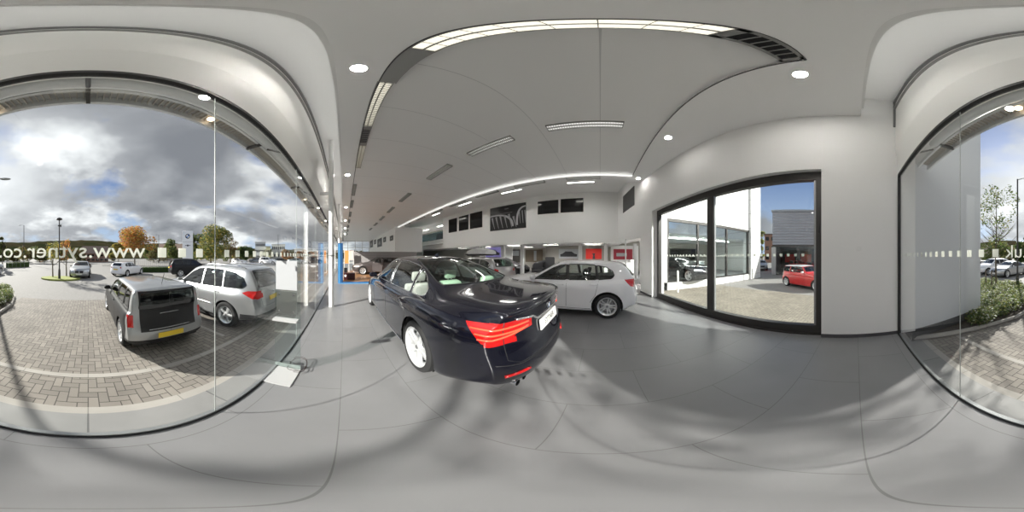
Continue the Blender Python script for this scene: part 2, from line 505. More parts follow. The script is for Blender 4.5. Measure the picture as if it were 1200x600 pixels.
def seat_mesh(bm, x, y, lean=.28, h=.62, w=.50, head=True, z0=.28):
    def rb(x0, x1, y0, y1, z0_, z1, M=None, bev=.05):
        b = bmesh.new(); bx(b, x0, x1, y0, y1, z0_, z1)
        bmesh.ops.bevel(b, geom=b.edges[:], offset=bev, segments=2, affect='EDGES', profile=.5)
        if M: b.transform(M)
        me = bpy.data.meshes.new('t'); b.to_mesh(me); b.free(); bm.from_mesh(me); bpy.data.meshes.remove(me)
    rb(x-.25, x+.28, y-w/2, y+w/2, z0, z0+.18)
    M = Matrix.Translation((x-.22, y, z0+.12)) @ Matrix.Rotation(-lean, 4, 'Y')
    rb(-.07, .07, -w/2, w/2, 0, h, M)
    if head:
        rb(-.05, .06, -.13, .13, h+.05, h+.22, M, .035)
        rb(-.01, .01, -.05, -.035, h-.02, h+.08, M, .003); rb(-.01, .01, .035, .05, h-.02, h+.08, M, .003)
def make_car(name, S, label, cat, loc=(0, 0, 0), rz=0, group=None, lod=2):
    root = thing(name, label, cat, loc, rz, group)
    xr, xf, wb, R = S['xr'], S['xf'], S['wb'], S['R']
    paint = S['paint']
    bm = car_body_bm(S, 2 if lod >= 2 else 1)
    zb = lambda x: interp(S['belt'], x)
    cuts = []
    circ = [(math.cos(a*PI/14)*(R+.055), math.sin(a*PI/14)*(R+.055)) for a in range(28)]
    for cx in (0, wb):
        cuts.append(dict(name='delete', proj='side', poly=[(cx+p[0], R+p[1]) for p in circ], cond=lambda m, n: abs(m.y) > .45 and m.z < 1))
    for poly in S['windows']:
        cuts.append(dict(name='side_window', proj='side', poly=rounded(poly, .03) if lod >= 1 else poly, cond=lambda m, n: abs(m.y) > .4 and abs(n.y) > .3))
    ws = S['wscreen']; rw = S['rscreen']
    xm = (xr+xf)/2
    if lod < 1: ws = ws; rw = rw
    cuts.append(dict(name='windscreen', proj='end', poly=rounded(ws, .05), centre=True, cond=lambda m, n: m.x > xm+.1 and abs(n.y) < .8 and m.z > .8))
    cuts.append(dict(name='rear_window', proj='end', poly=rounded(rw, .05), centre=True, cond=lambda m, n: m.x < xm-.4 and abs(n.y) < .8 and m.z > .8 and m.x < S.get('rwx', 9)))
    for nm, poly, xl in S['tails']:
        cuts.append(dict(name=nm, proj='end', poly=poly, cond=(lambda xl: lambda m, n: m.x < xl)(xl)))
    for nm, poly, xl in S['heads']:
        cuts.append(dict(name=nm, proj='end', poly=poly, cond=(lambda xl: lambda m, n: m.x > xl)(xl)))
    for c in S.get('extra', []): cuts.append(c)
    for lst in (S['tails'], S['heads']):
        for nm, poly, xl in lst:
            zl, zh = min(q[1] for q in poly)-.05, max(q[1] for q in poly)+.05
            fs = [f for f in bm.faces if min(v.co.x for v in f.verts) < xl < max(v.co.x for v in f.verts) and zl < f.calc_center_median().z < zh]
            if fs: bmesh.ops.bisect_plane(bm, geom=list({v for f in fs for v in f.verts})+list({e for f in fs for e in f.edges})+fs, plane_co=(xl, 0, 0), plane_no=(1, 0, 0))
    if S.get('tail_cut'):
        a = S['tail_cut']; bmesh.ops.bisect_plane(bm, geom=bm.verts[:]+bm.edges[:]+bm.faces[:], plane_co=(a, 0, 0), plane_no=(1, 0, 0))
    parts, bvh, src = split_car(S, bm, cuts)
    mats = dict(body=paint, side_window=S.get('sglass', CARGLASS), windscreen=CARGLASS, rear_window=S.get('rglass', CARGREEN), tail_light=REDLAMP,
                headlight=CLEARLAMP, grille=BLACKP, roof=S.get('roofm', paint), lower_bumper=BLACKP, rear_pillar=S.get('roofm', paint), load_door=BLACKP, rear_bumper=S.get('bumperm', paint),
                lamp_clear=CLEARLAMP, bonnet_stripe=BADGEWHITE, sill_trim=BLACKP, door_trim=BLACKP)
    mats.update(S.get('mats', {}))
    for t, b in parts.items():
        if not b.faces: b.free(); continue
        nm = t.split('|')[0]
        if nm in ('side_window',) and lod >= 1:
            # each pane a mesh of its own
            isl = []; seen = set(); b.faces.ensure_lookup_table()
            for f in b.faces:
                if f.index in seen: continue
                st = [f]; seen.add(f.index); cur = []
                while st:
                    g = st.pop(); cur.append(g.index)
                    for e in g.edges:
                        for h in e.link_faces:
                            if h.index not in seen: seen.add(h.index); st.append(h)
                isl.append(set(cur))
            for s in isl:
                if len(s) < 3: continue
                nb = b.copy(); nb.faces.ensure_lookup_table()
                bmesh.ops.delete(nb, geom=[f for f in nb.faces if f.index not in s], context='FACES')
                link_car('side_window', nb, mats[nm], root, bvh, src)
            b.free(); continue
        o = link_car(nm, b, mats.get(nm, paint), root, bvh, src)
    # inside: tub, seats
    zc = zb(wb*.5)-.04; wi = interp(S['w'], wb*.5)-.16
    x0, x1 = S['cab']
    b = bmesh.new(); bx(b, x0, x1, -wi, wi, .22, .26)
    bx(b, x0, x1, wi-.02, wi, .22, zc); bx(b, x0, x1, -wi, -wi+.02, .22, zc); bx(b, x0-.02, x0, -wi, wi, .22, zc)
    bx(b, x1-.35, x1, -wi, wi, .55, zc-.02)
    link('cabin_lining', b, S.get('lining', CLOTHD), root)
    sm = S.get('seatm', CLOTHD)
    if lod >= 1:
        for y in (.37, -.37):
            b = bmesh.new(); seat_mesh(b, S['seat'], y, head=True, h=S.get('seath', .60)); link('front_seat', b, sm, root, smooth=40)
            for q in ((y/abs(y)*.36,) if True else ()):
                b = bmesh.new(); seat_mesh(b, S['rseat'], q, w=.6, head=True, h=S.get('rseath', .56)); link('rear_seat', b, sm, root, smooth=40)
        b = bmesh.new()
        pts = [(S['seat']+.62+.05*math.cos(a)*0, -.37+.17*math.cos(a), .86+.17*math.sin(a)) for a in [i*PI/8 for i in range(16)]]
        tube(b, pts, .014, 6, closed=True); bx(b, S['seat']+.61, S['seat']+.64, -.53, -.21, .85, .875)
        link('steering_wheel', b, BLACKP, root, smooth=True)
    b = bmesh.new(); ww = interp(S['w'], wb/2)-.11
    bx(b, R+.08, wb-R-.08, -ww, ww, .17, .24); bx(b, xr+.35, xf-.5, -ww+.3, ww-.3, .19, .5)
    link('underbody', b, UNDER, root)
    # wheel arch liners
    for cx in (0, wb):
        for s in (1, -1):
            b = bmesh.new(); n = 18; wo = interp(S['w'], cx)-.03
            for i in range(n):
                a0, a1 = PI*(-.12)+PI*1.24*i/n, PI*(-.12)+PI*1.24*(i+1)/n; q = R+.05
                v = [b.verts.new((cx+math.cos(a)*q, y*s, R+math.sin(a)*q)) for a, y in ((a0, wo), (a1, wo), (a1, .45), (a0, .45))]
                b.faces.new(v)
            ring = [b.verts.new((cx+math.cos(a)*(R+.05), .45*s, R+math.sin(a)*(R+.05))) for a in [PI*(-.12)+PI*1.24*i/n for i in range(n+1)]]
            b.faces.new(ring)
            link('wheel_arch_liner', b, UNDER, root)
    add_wheels(S, root, lod < 1)
    # mirrors
    mx, mz = S['mirror']
    for s in (1, -1):
        b = bmesh.new(); bmesh.ops.create_uvsphere(b, u_segments=14, v_segments=9, radius=1)
        wy = interp(S['w'], mx)
        for v in b.verts:
            q = v.co
            q.x = clamp(q.x, -.45, 1); q.z = clamp(q.z*1.25, -.8, 1)
            v.co = Vector((mx+q.x*.075, s*(wy+.035)+q.y*.10, mz+q.z*.062))
        o = link('door_mirror', b, S.get('mirm', paint), root, smooth=50)
        b = bmesh.new(); tube(b, [(mx, s*(wy-.09), mz-.045), (mx, s*(wy+.02), mz-.02)], .025, 6); link('mirror_foot', b, BLACKP, o)
    if lod >= 1:
        for s in (1, -1):
            for hx, hz in S['handles']:
                p = cast(bvh, 'side', hx, hz, s, .012); q = cast(bvh, 'side', hx+.18, hz+.004, s, .012)
                if p and q:
                    m_ = (p+q)/2+Vector((0, s*.012, 0))
                    tubeobj('door_handle', [p-Vector((0, s*.02, 0)), p+Vector((.01, s*.008, 0)), m_, q+Vector((-.01, s*.008, 0)), q-Vector((0, s*.02, 0))], .012, S.get('handm', paint), root, 6)
            for ln in S['seams']:
                strip('door_seam', bvh, 'side', ln, S.get('seamr', .004), BLACKP, root, s, off=-.0015)
            for poly in S['windows']:
                strip('window_trim', bvh, 'side', rounded(poly, .03), S.get('trimr', .007), S.get('trimm', BLACKP), root, s, closed=True)
            for ln in S.get('sidestrips', []):
                strip('side_strip', bvh, 'side', ln, .008, S.get('stripm', BLACKP), root, s)
        for ln in S.get('rearseams', []):
            strip('boot_seam', bvh, 'end', ln, .004, BLACKP, root, -1, off=-.001)
        strip('rear_window_trim', bvh, 'end', rounded(rw, .05), .008, BLACKP, root, -1, closed=True)
        strip('windscreen_trim', bvh, 'end', rounded(ws, .05), .008, BLACKP, root, 1, closed=True)
    # number plates
    def plate(y, z, w, h, m, side, txt='', ink=PLATEINK):
        p = cast(bvh, 'end', y, z, side, .010)
        if not p: return
        a = cast(bvh, 'end', y, z+.05, side, 0); c = cast(bvh, 'end', y, z-.05, side, 0)
        tilt = math.atan2((a.x-c.x), .1) if a and c else 0
        M = Matrix.Translation(p) @ Matrix.Rotation(tilt, 4, 'Y')
        b = bmesh.new(); bx(b, -.006, .006, -w/2, w/2, -h/2, h/2); b.transform(M)
        o = link('number_plate', b, m, root)
        if txt:
            T = M @ Matrix.Translation((-.0075 if side < 0 else .0075, 0, 0)) @ Matrix.Rotation(-PI/2 if side < 0 else PI/2, 4, 'Z') @ Matrix.Rotation(PI/2, 4, 'X')
            textmesh('plate_lettering', txt, h*.78, ink, o, .0008, T)
    for a in S.get('plates', []): plate(*a)
    # round badges, blue and white quarters in a black ring
    for (side, y, z, r) in S.get('badges', []):
        p = cast(bvh, 'end', y, z, side, .004)
        if not p: continue
        a = cast(bvh, 'end', y, z+.03, side, 0); c = cast(bvh, 'end', y, z-.03, side, 0)
        tilt = math.atan2((a.x-c.x), .06) if a and c else 0
        tilt = clamp(tilt, -1.45, 1.45)
        M = Matrix.Translation(p) @ Matrix.Rotation(tilt, 4, 'Y')
        roundel(root, r, M, side)
    S['_bvh'] = bvh; S['_src'] = src
    return root
def roundel(root, r, M, side, name='badge'):
    b = bmesh.new(); lathe(b, [(0, 0), (r, 0), (r, .006), (r*.93, .009), (r*.93, .006), (0, .006)], 28, 'X'); 
    if side < 0: b.transform(Matrix.Scale(-1, 4, (1, 0, 0)))
    bmesh.ops.recalc_face_normals(b, faces=b.faces); b.transform(M)
    o = link(name, b, CHROME, root)
    b = bmesh.new(); b2 = bmesh.new(); b3 = bmesh.new(); d = .0066*(1 if side > 0 else -1)
    def ring(bb, r0, r1, a0, a1, k, dd):
        v = [(bb.verts.new((dd, r0*math.cos(a), r0*math.sin(a))), bb.verts.new((dd, r1*math.cos(a), r1*math.sin(a)))) for a in [a0+(a1-a0)*i/k for i in range(k+1)]]
        for p, q in zip(v[:-1], v[1:]):
            if r0 < 1e-6: bb.faces.new((p[0], p[1], q[1]))
            else: bb.faces.new((p[0], p[1], q[1], q[0]))
    ring(b, r*.60, r*.92, 0, 2*PI, 28, d)
    for q in range(4): ring(b2 if q % 2 == 0 else b3, .0001, r*.60, q*PI/2, (q+1)*PI/2, 6, d)
    for bb, m, nm in ((b, BLACKP, 'badge_ring'), (b2, BADGEWHITE, 'badge_quarter'), (b3, BADGEBLUE, 'badge_quarter')):
        bb.transform(M); link(nm, bb, m, o)
    return o
# ---- shapes of the kinds of car
def spec_saloon(paint, **k):
    S = dict(xr=-1.10, xf=4.11, wb=3.21, R=.355, rimR=.268, spokes=(5, 1), paint=paint, cr=.26, cf=.5,
      top=[(-1.10, 1.035), (-1.04, 1.085), (-.9, 1.10), (-.6, 1.115), (-.30, 1.135), (0, 1.245), (.35, 1.37), (.7, 1.448), (1.1, 1.477), (1.5, 1.479), (1.85, 1.455), (2.2, 1.315), (2.6, 1.105), (2.75, 1.04), (3.3, .975), (3.8, .88), (4.03, .77), (4.11, .69)],
      belt=[(-1.10, .945), (-.6, .985), (0, .995), (1.2, .965), (2.5, .93), (3.3, .88), (3.85, .78), (4.11, .62)],
      w=[(-1.10, .83), (-.85, .90), (-.4, .94), (.4, .951), (2.7, .951), (3.3, .945), (3.8, .90), (4.11, .80)],
      yc=[(-1.10, .70), (-.6, .72), (-.3, .72), (.2, .655), (.7, .60), (1.3, .595), (1.85, .60), (2.3, .685), (2.6, .745), (2.8, .74), (3.4, .70), (4.11, .52)],
      crown=[(-1.1, .03), (-.5, .035), (-.25, .05), (.3, .075), (.8, .05), (1.5, .045), (1.9, .075), (2.4, .10), (2.7, .05), (3.4, .06), (4.1, .06)],
      sill=[(-1.10, .34), (-.8, .27), (-.5, .20), (0, .18), (3.2, .18), (3.8, .2), (4.11, .24)],
      profR=[(.2, .13), (.33, .03), (.45, -.005), (.58, .0), (.64, .045), (.9, .065), (1.0, .045), (1.09, .0)], profF=[(.2, .14), (.4, 0), (.6, .02), (.75, .10)],
      windows=[[(2.40, .975), (2.10, 1.185), (1.84, 1.325), (1.6, 1.385), (1.30, 1.395), (1.27, .995)],
               [(1.19, .995), (1.22, 1.397), (.85, 1.385), (.55, 1.345), (.40, 1.31), (.30, 1.01)],
               [(.25, 1.01), (.35, 1.295), (.15, 1.215), (-.05, 1.10), (-.07, 1.035), (.02, 1.015)]],
      wscreen=[(.70, 1.09), (.57, 1.42), (-.57, 1.42), (-.70, 1.09)], rscreen=[(.665, 1.145), (.53, 1.425), (-.53, 1.425), (-.665, 1.145)],
      tails=[('tail_light', [(.38, .85), (.39, .925), (.60, .965), (.80, .965), (1.2, .955), (1.2, .85), (.93, .80), (.80, .765), (.64, .775), (.58, .84)], -.86)],
      heads=[('headlight', [(.42, .63), (.45, .74), (1.2, .80), (1.2, .66)], 3.55), ('grille', [(.03, .50), (.03, .72), (.36, .70), (.34, .50)], 3.7)],
      cab=(.0, 2.65), seat=1.45, rseat=.45, mirror=(2.28, 1.03), handles=[(1.32, .86), (.30, .875)],
      seams=[[(1.24, .30), (1.24, .97)], [(2.35, .30), (2.42, .55), (2.40, .94)], [(.42, .42), (.30, .62), (.22, .97)], [(.42, .26), (2.33, .26)]],
      rearseams=[[(-.70, .97), (-.70, .62), (-.60, .56), (.60, .56), (.70, .62), (.70, .97)]],
      plates=[(0, .80, .52, .11, PLATEW, -1, 'SYTNER'), (0, .42, .52, .11, PLATEW, 1)], badges=[(-1, 0, .945, .041), (1, 0, .73, .041)], cap=True)
    S.update(k); return S
def spec_hatch(paint, **k):
    S = dict(xr=-.80, xf=3.52, wb=2.69, R=.315, rimR=.225, spokes=(5, 1), paint=paint, cr=.20, cf=.42, crl=.8,
      top=[(-.80, .98), (-.77, 1.02), (-.66, 1.14), (-.52, 1.27), (-.44, 1.335), (-.38, 1.365), (0, 1.395), (.5, 1.42), (.95, 1.42), (1.3, 1.39), (1.6, 1.26), (1.9, 1.10), (2.08, 1.015), (2.6, .965), (3.1, .87), (3.4, .75), (3.52, .65)],
      belt=[(-.80, .90), (-.4, .945), (.5, .945), (2.0, .895), (2.7, .84), (3.2, .75), (3.52, .6)],
      w=[(-.80, .76), (-.5, .85), (-.1, .882), (1, .8825), (2.4, .88), (3.0, .86), (3.52, .74)],
      yc=[(-.80, .66), (-.5, .60), (-.2, .575), (.5, .57), (1.2, .57), (1.7, .64), (2.05, .69), (2.6, .66), (3.52, .48)],
      crown=[(-.8, .03), (-.5, .035), (0, .04), (1.1, .045), (1.4, .07), (1.9, .09), (2.1, .05), (3.0, .06), (3.5, .06)],
      sill=[(-.80, .30), (-.45, .20), (0, .18), (2.7, .18), (3.2, .19), (3.52, .24)],
      profR=[(.2, .12), (.35, .02), (.5, 0), (.62, .01), (.68, .05), (.95, .07), (1.1, .05)], profF=[(.2, .14), (.4, 0), (.6, .02), (.75, .08)],
      windows=[[(1.86, .93), (1.6, 1.10), (1.38, 1.225), (1.2, 1.29), (1.03, 1.318), (1.00, .95)],
               [(.93, .95), (.96, 1.322), (.5, 1.322), (.30, 1.305), (.26, .965)],
               [(.21, .965), (.25, 1.298), (.02, 1.255), (-.13, 1.16), (-.17, 1.06), (-.10, .99)]],
      wscreen=[(.65, 1.05), (.54, 1.35), (-.54, 1.35), (-.65, 1.05)], rscreen=[(.57, 1.04), (.50, 1.31), (-.50, 1.31), (-.57, 1.04)],
      tails=[('tail_light', [(.48, .86), (.49, .93), (.62, .97), (1.1, .97), (1.1, .93), (.84, .80), (.76, .775), (.66, .79)], -.66)],
      heads=[('headlight', [(.42, .60), (.45, .70), (1.1, .78), (1.1, .64)], 3.0), ('grille', [(.03, .50), (.03, .66), (.30, .65), (.28, .50)], 3.2)],
      cab=(-.45, 2.05), seat=1.0, rseat=.15, mirror=(1.84, .98), handles=[(1.05, .83), (.22, .85)],
      seams=[[(.98, .30), (.97, .93)], [(1.95, .30), (1.98, .55), (1.92, .88)], [(.40, .42), (.28, .60), (.20, .93)], [(.4, .26), (1.93, .26)]],
      rearseams=[[(-.46, .96), (-.46, .58), (.46, .58), (.46, .96)]],
      plates=[(0, .66, .52, .11, PLATEW, -1), (0, .40, .52, .11, PLATEW, 1)], badges=[(-1, 0, .90, .038), (1, 0, .69, .038)], cap=True)
    S.update(k); return S
def spec_suv(paint, **k):
    S = dict(xr=-1.02, xf=3.83, wb=2.933, R=.37, rimR=.245, spokes=(5, 0), paint=paint, cr=.22, cf=.45, tw=.255,
      top=[(-1.02, 1.14), (-.98, 1.20), (-.86, 1.38), (-.72, 1.55), (-.62, 1.645), (-.5, 1.675), (0, 1.71), (.7, 1.73), (1.2, 1.715), (1.55, 1.665), (1.9, 1.46), (2.2, 1.27), (2.4, 1.18), (3.0, 1.12), (3.5, 1.0), (3.75, .86), (3.83, .76)],
      belt=[(-1.02, 1.03), (-.5, 1.09), (.5, 1.09), (2.2, 1.06), (3.0, 1.0), (3.5, .89), (3.83, .72)],
      w=[(-1.02, .84), (-.7, .92), (-.2, .96), (1, .966), (2.7, .96), (3.3, .94), (3.83, .80)],
      yc=[(-1.02, .73), (-.7, .68), (-.3, .66), (.5, .64), (1.4, .63), (1.9, .70), (2.35, .76), (3, .72), (3.83, .52)],
      crown=[(-1, .03), (-.6, .035), (0, .04), (1.3, .045), (1.7, .07), (2.2, .09), (2.4, .05), (3.2, .06), (3.8, .06)],
      sill=[(-1.02, .38), (-.5, .30), (0, .27), (2.9, .27), (3.4, .3), (3.83, .33)],
      profR=[(.3, .12), (.45, .02), (.6, 0), (.74, .01), (.80, .06), (1.1, .08), (1.2, .05)], profF=[(.3, .14), (.5, 0), (.75, .02), (.9, .08)],
      windows=[[(2.12, 1.10), (1.85, 1.30), (1.62, 1.46), (1.35, 1.575), (1.08, 1.60), (1.05, 1.10)],
               [(.98, 1.10), (1.0, 1.605), (.45, 1.60), (.25, 1.585), (.18, 1.13)],
               [(.12, 1.13), (.19, 1.58), (-.2, 1.53), (-.48, 1.42), (-.60, 1.24), (-.5, 1.16)]],
      wscreen=[(.70, 1.22), (.59, 1.62), (-.59, 1.62), (-.70, 1.22)], rscreen=[(.66, 1.19), (.58, 1.60), (-.58, 1.60), (-.66, 1.19)],
      tails=[('tail_light', [(.52, .93), (.53, 1.04), (.70, 1.10), (1.2, 1.11), (1.2, .95), (.80, .89)], -.84)],
      heads=[('headlight', [(.46, .76), (.48, .87), (1.2, .93), (1.2, .80)], 3.25), ('grille', [(.03, .62), (.03, .86), (.34, .84), (.32, .62)], 3.5)],
      cab=(-.6, 2.35), seat=1.25, rseat=.30, mirror=(2.08, 1.17), handles=[(1.12, .985), (.22, 1.0)], seath=.72, rseath=.66,
      seams=[[(1.02, .42), (1.02, 1.08)], [(2.18, .42), (2.22, .7), (2.16, 1.05)], [(.46, .55), (.32, .75), (.18, 1.1)], [(.46, .36), (2.16, .36)]],
      rearseams=[[(-.60, 1.1), (-.58, .70), (.58, .70), (.60, 1.1)]],
      plates=[(0, .86, .52, .11, PLATEY, -1), (0, .50, .52, .11, PLATEW, 1)], badges=[(-1, 0, 1.03, .041), (1, 0, .88, .041)], cap=True, sidestrips=[[(.5, .62), (2.1, .62)]], stripm=CHROME)
    S.update(k); return S
def spec_mini(paint, **k):
    S = dict(xr=-.60, xf=3.10, wb=2.467, R=.30, rimR=.215, spokes=(6, 0), paint=paint, cr=.20, cf=.40, crl=.6, tw=.2,
      top=[(-.60, .96), (-.585, 1.02), (-.52, 1.20), (-.44, 1.345), (-.36, 1.375), (.2, 1.40), (.8, 1.405), (1.15, 1.385), (1.35, 1.33), (1.6, 1.13), (1.72, 1.03), (1.82, .985), (2.3, .95), (2.8, .86), (3.0, .76), (3.10, .62)],
      belt=[(-.60, .92), (.3, .945), (1.6, .93), (2.3, .90), (2.8, .80), (3.10, .60)],
      w=[(-.60, .76), (-.3, .83), (.2, .842), (1.8, .842), (2.5, .84), (2.9, .80), (3.10, .70)],
      yc=[(-.60, .66), (-.3, .62), (.3, .605), (1.2, .60), (1.5, .66), (1.75, .70), (2.3, .66), (3.10, .48)],
      crown=[(-.6, .03), (0, .04), (1.2, .045), (1.5, .06), (1.8, .05), (2.6, .07), (3.1, .06)],
      sill=[(-.60, .28), (0, .18), (2.4, .18), (2.8, .19), (3.10, .24)],
      profR=[(.2, .12), (.35, .02), (.55, 0), (.66, .05), (.95, .08), (1.1, .05)], profF=[(.2, .12), (.4, 0), (.6, .02), (.75, .07)],
      windows=[[(1.58, .97), (1.42, 1.14), (1.26, 1.285), (1.1, 1.315), (.34, 1.315), (.32, .97)],
               [(.25, .97), (.27, 1.312), (-.2, 1.30), (-.34, 1.26), (-.42, .985)]],
      wscreen=[(.66, 1.03), (.56, 1.33), (-.56, 1.33), (-.66, 1.03)], rscreen=[(.58, 1.02), (.52, 1.32), (-.52, 1.32), (-.58, 1.02)],
      tails=[('tail_light', [(.62, .68), (.62, .92), (.78, .92), (.78, .68)], -.3)],
      heads=[('headlight', [(.48, .68), (.50, .80), (.60, .84), (.72, .82), (.76, .72), (.70, .62), (.56, .60)], 2.2), ('grille', [(-.38, .50), (-.40, .68), (.40, .68), (.38, .50)], 2.85)],
      cab=(-.40, 1.75), seat=.85, rseat=.05, mirror=(1.52, 1.01), handles=[(.50, .86)], seath=.58, rseath=.5,
      seams=[[(.29, .30), (.27, .95)], [(1.62, .30), (1.64, .9)], [(.3, .26), (1.6, .26)]], rearseams=[[(-.55, .95), (-.55, .60), (.55, .60), (.55, .95)]],
      plates=[(0, .62, .52, .11, PLATEY, -1), (0, .36, .52, .11, PLATEW, 1)], badges=[], mirm=None)
    S.update(k)
    if S['mirm'] is None: S['mirm'] = paint
    return S
def spec_clubman(paint, **k):
    S = spec_mini(paint, xr=-.67, xf=3.29, wb=2.547, R=.31, rimR=.22, cr=.12, crp=4.5,
      top=[(-.67, 1.02), (-.665, 1.08), (-.64, 1.24), (-.61, 1.345), (-.55, 1.385), (-.4, 1.40), (.2, 1.42), (.9, 1.426), (1.3, 1.40), (1.5, 1.34), (1.75, 1.14), (1.87, 1.04), (1.97, 1.0), (2.5, .96), (2.95, .87), (3.2, .76), (3.29, .62)],
      belt=[(-.67, .95), (.3, .955), (1.7, .935), (2.5, .905), (3.0, .80), (3.29, .60)],
      w=[(-.67, .80), (-.4, .835), (.2, .842), (1.8, .842), (2.6, .84), (3.05, .80), (3.29, .70)],
      yc=[(-.67, .68), (-.4, .65), (.3, .62), (1.3, .60), (1.6, .66), (1.9, .70), (2.5, .66), (3.29, .48)],
      crown=[(-.6, .03), (0, .04), (1.3, .045), (1.65, .06), (1.9, .05), (2.8, .07), (3.3, .06)],
      sill=[(-.67, .30), (0, .18), (2.5, .18), (3.0, .19), (3.29, .24)],
      windows=[[(1.73, .975), (1.57, 1.14), (1.41, 1.285), (1.2, 1.325), (.64, 1.33), (.62, .975)],
               [(.55, .975), (.57, 1.332), (.02, 1.328), (.0, .98)], [(-.07, .98), (-.05, 1.326), (-.36, 1.31), (-.40, .985)]],
      wscreen=[(.66, 1.05), (.56, 1.345), (-.56, 1.345), (-.66, 1.05)], rscreen=[(.60, 1.0), (.56, 1.31), (-.56, 1.31), (-.60, 1.0)],
      tails=[('tail_light', [(.69, .66), (.69, .90), (.79, .90), (.79, .66)], -.45)],
      heads=[('headlight', [(.48, .68), (.50, .80), (.60, .84), (.72, .82), (.76, .72), (.70, .62), (.56, .60)], 2.4), ('grille', [(-.38, .50), (-.40, .68), (.40, .68), (.38, .50)], 3.0)],
      cab=(-.5, 1.85), seat=.95, rseat=.10, mirror=(1.66, 1.02), handles=[(.72, .87)],
      seams=[[(.59, .30), (.58, .96)], [(1.76, .30), (1.78, .9)], [(.6, .26), (1.75, .26)]],
      rearseams=[[(0, 1.36), (0, .52)]], plates=[(0, .47, .52, .11, PLATEY, -1), (0, .36, .52, .11, PLATEW, 1)])
    S.update(k)
    if S['mirm'] is None: S['mirm'] = paint
    return S
# ---------------------------------------------------------------- materials of the place
WALLM = mat('wall_paint', (.82, .82, .81), .6)
CEILM = mat('ceiling_paint', (.92, .92, .91), .6)
DARKALU = mat('dark_aluminium', (.045, .042, .040), .4, .3)
GREYALU = mat('grey_aluminium', (.32, .33, .33), .35, .6)
WHITEM = mat('white_metal', (.80, .80, .79), .35)
BLACKG = mat('black_gloss', (.008, .008, .009), .12)
PANEGL = glass('facade_glass', (.97, .985, .98), .8, base=.0012)
DOORGL = glass('door_glass', (.94, .97, .965), .8, base=.02)
VINYL = mat('white_vinyl', (.85, .86, .82), .5)
def vinyl():
    m = VINYL; b = m.node_tree.nodes['Principled BSDF']; o = m.node_tree.nodes['Material Output']
    t = N(m, 'ShaderNodeBsdfTranslucent'); t.inputs[0].default_value = (.95, .95, .90, 1); mx = N(m, 'ShaderNodeMixShader'); mx.inputs[0].default_value = .45
    L(m, b.outputs[0], mx.inputs[1]); L(m, t.outputs[0], mx.inputs[2]); L(m, mx.outputs[0], o.inputs[0])
vinyl()
LITW = mat('warm_diffuser', (1, 1, 1), .5, emit=(1, .94, .78), es=.52)
LITD = mat('downlight_glow', (1, 1, 1), .5, emit=(1, .97, .92), es=200)
LITC = mat('cool_diffuser', (1, 1, 1), .5, emit=(1, .98, .94), es=26)
LITM = mat('dim_diffuser', (.6, .6, .6), .5, emit=(1, .98, .94), es=.4)
LOUV = mat('louvre_metal', (.35, .35, .33), .3, .7)
SKIRT = mat('dark_skirting', (.07, .07, .075), .5)
JOINTM = mat('silicone_joint', (.42, .44, .43), .4)
def floor_material():
    m = brick_mat('floor_tile', (.205, .205, .21), (.215, .215, .22), (.13, .13, .13), 1.2, .6, .003, .34, noise=.12, bump=0)
    mp = [n for n in m.node_tree.nodes if n.type == 'MAPPING'][0]; mp.inputs['Location'].default_value = (.24, .03, 0)
    b = m.node_tree.nodes['Principled BSDF']
    tc = N(m, 'ShaderNodeTexCoord'); s = N(m, 'ShaderNodeMapping'); s.inputs['Scale'].default_value = (2, 18, 1)
    n = N(m, 'ShaderNodeTexNoise'); n.inputs['Scale'].default_value = 2; n.inputs['Detail'].default_value = 6
    r = N(m, 'ShaderNodeMapRange'); r.inputs['To Min'].default_value = .26; r.inputs['To Max'].default_value = .42
    L(m, tc.outputs['Object'], s.inputs[0]); L(m, s.outputs[0], n.inputs['Vector']); L(m, n.outputs['Fac'], r.inputs[0]); L(m, r.outputs[0], b.inputs['Roughness'])
    return m
FLOORM = floor_material()
def coffer_material():
    m = mat('ceiling_panel', (.86, .86, .85), .42)
    b = m.node_tree.nodes['Principled BSDF']
    tc = N(m, 'ShaderNodeTexCoord'); sp = N(m, 'ShaderNodeSeparateXYZ'); L(m, tc.outputs['Object'], sp.inputs[0])
    md = N(m, 'ShaderNodeMath', operation='PINGPONG'); md.inputs[1].default_value = .62
    L(m, sp.outputs[0], md.inputs[0])
    lt = N(m, 'ShaderNodeMath', operation='LESS_THAN'); lt.inputs[1].default_value = .006; L(m, md.outputs[0], lt.inputs[0])
    mx = N(m, 'ShaderNodeMix', data_type='RGBA'); mx.inputs['A'].default_value = (.86, .86, .85, 1); mx.inputs['B'].default_value = (.62, .62, .62, 1)
    L(m, lt.outputs[0], mx.inputs['Factor']); L(m, mx.outputs['Result'], b.inputs['Base Color'])
    return m
COFFM = coffer_material()
def sprism(name, poly, z0, z1, m, parent=None, kind='structure'):
    bm = bmesh.new(); prism(bm, poly, z0, z1); bmesh.ops.recalc_face_normals(bm, faces=bm.faces)
    o = link(name, bm, m, parent)
    if kind and not parent: o['kind'] = kind
    return o
def sbox(name, x0, x1, y0, y1, z0, z1, m, parent=None, bev=0):
    o = box(name, x0, x1, y0, y1, z0, z1, m, parent, bev)
    if not parent: o['kind'] = 'structure'
    return o
XL = -36.0
# floor: showroom and the wing behind it, with a dark edge towards the ground outside
sprism('floor', [(XL, -.79), (2.92, -.79), (3.2, .6), (2.3, 5.8), (1.95, 8.5), (12.3, 8.5), (12.3, 16), (XL, 16)], -.5, 0, FLOORM)
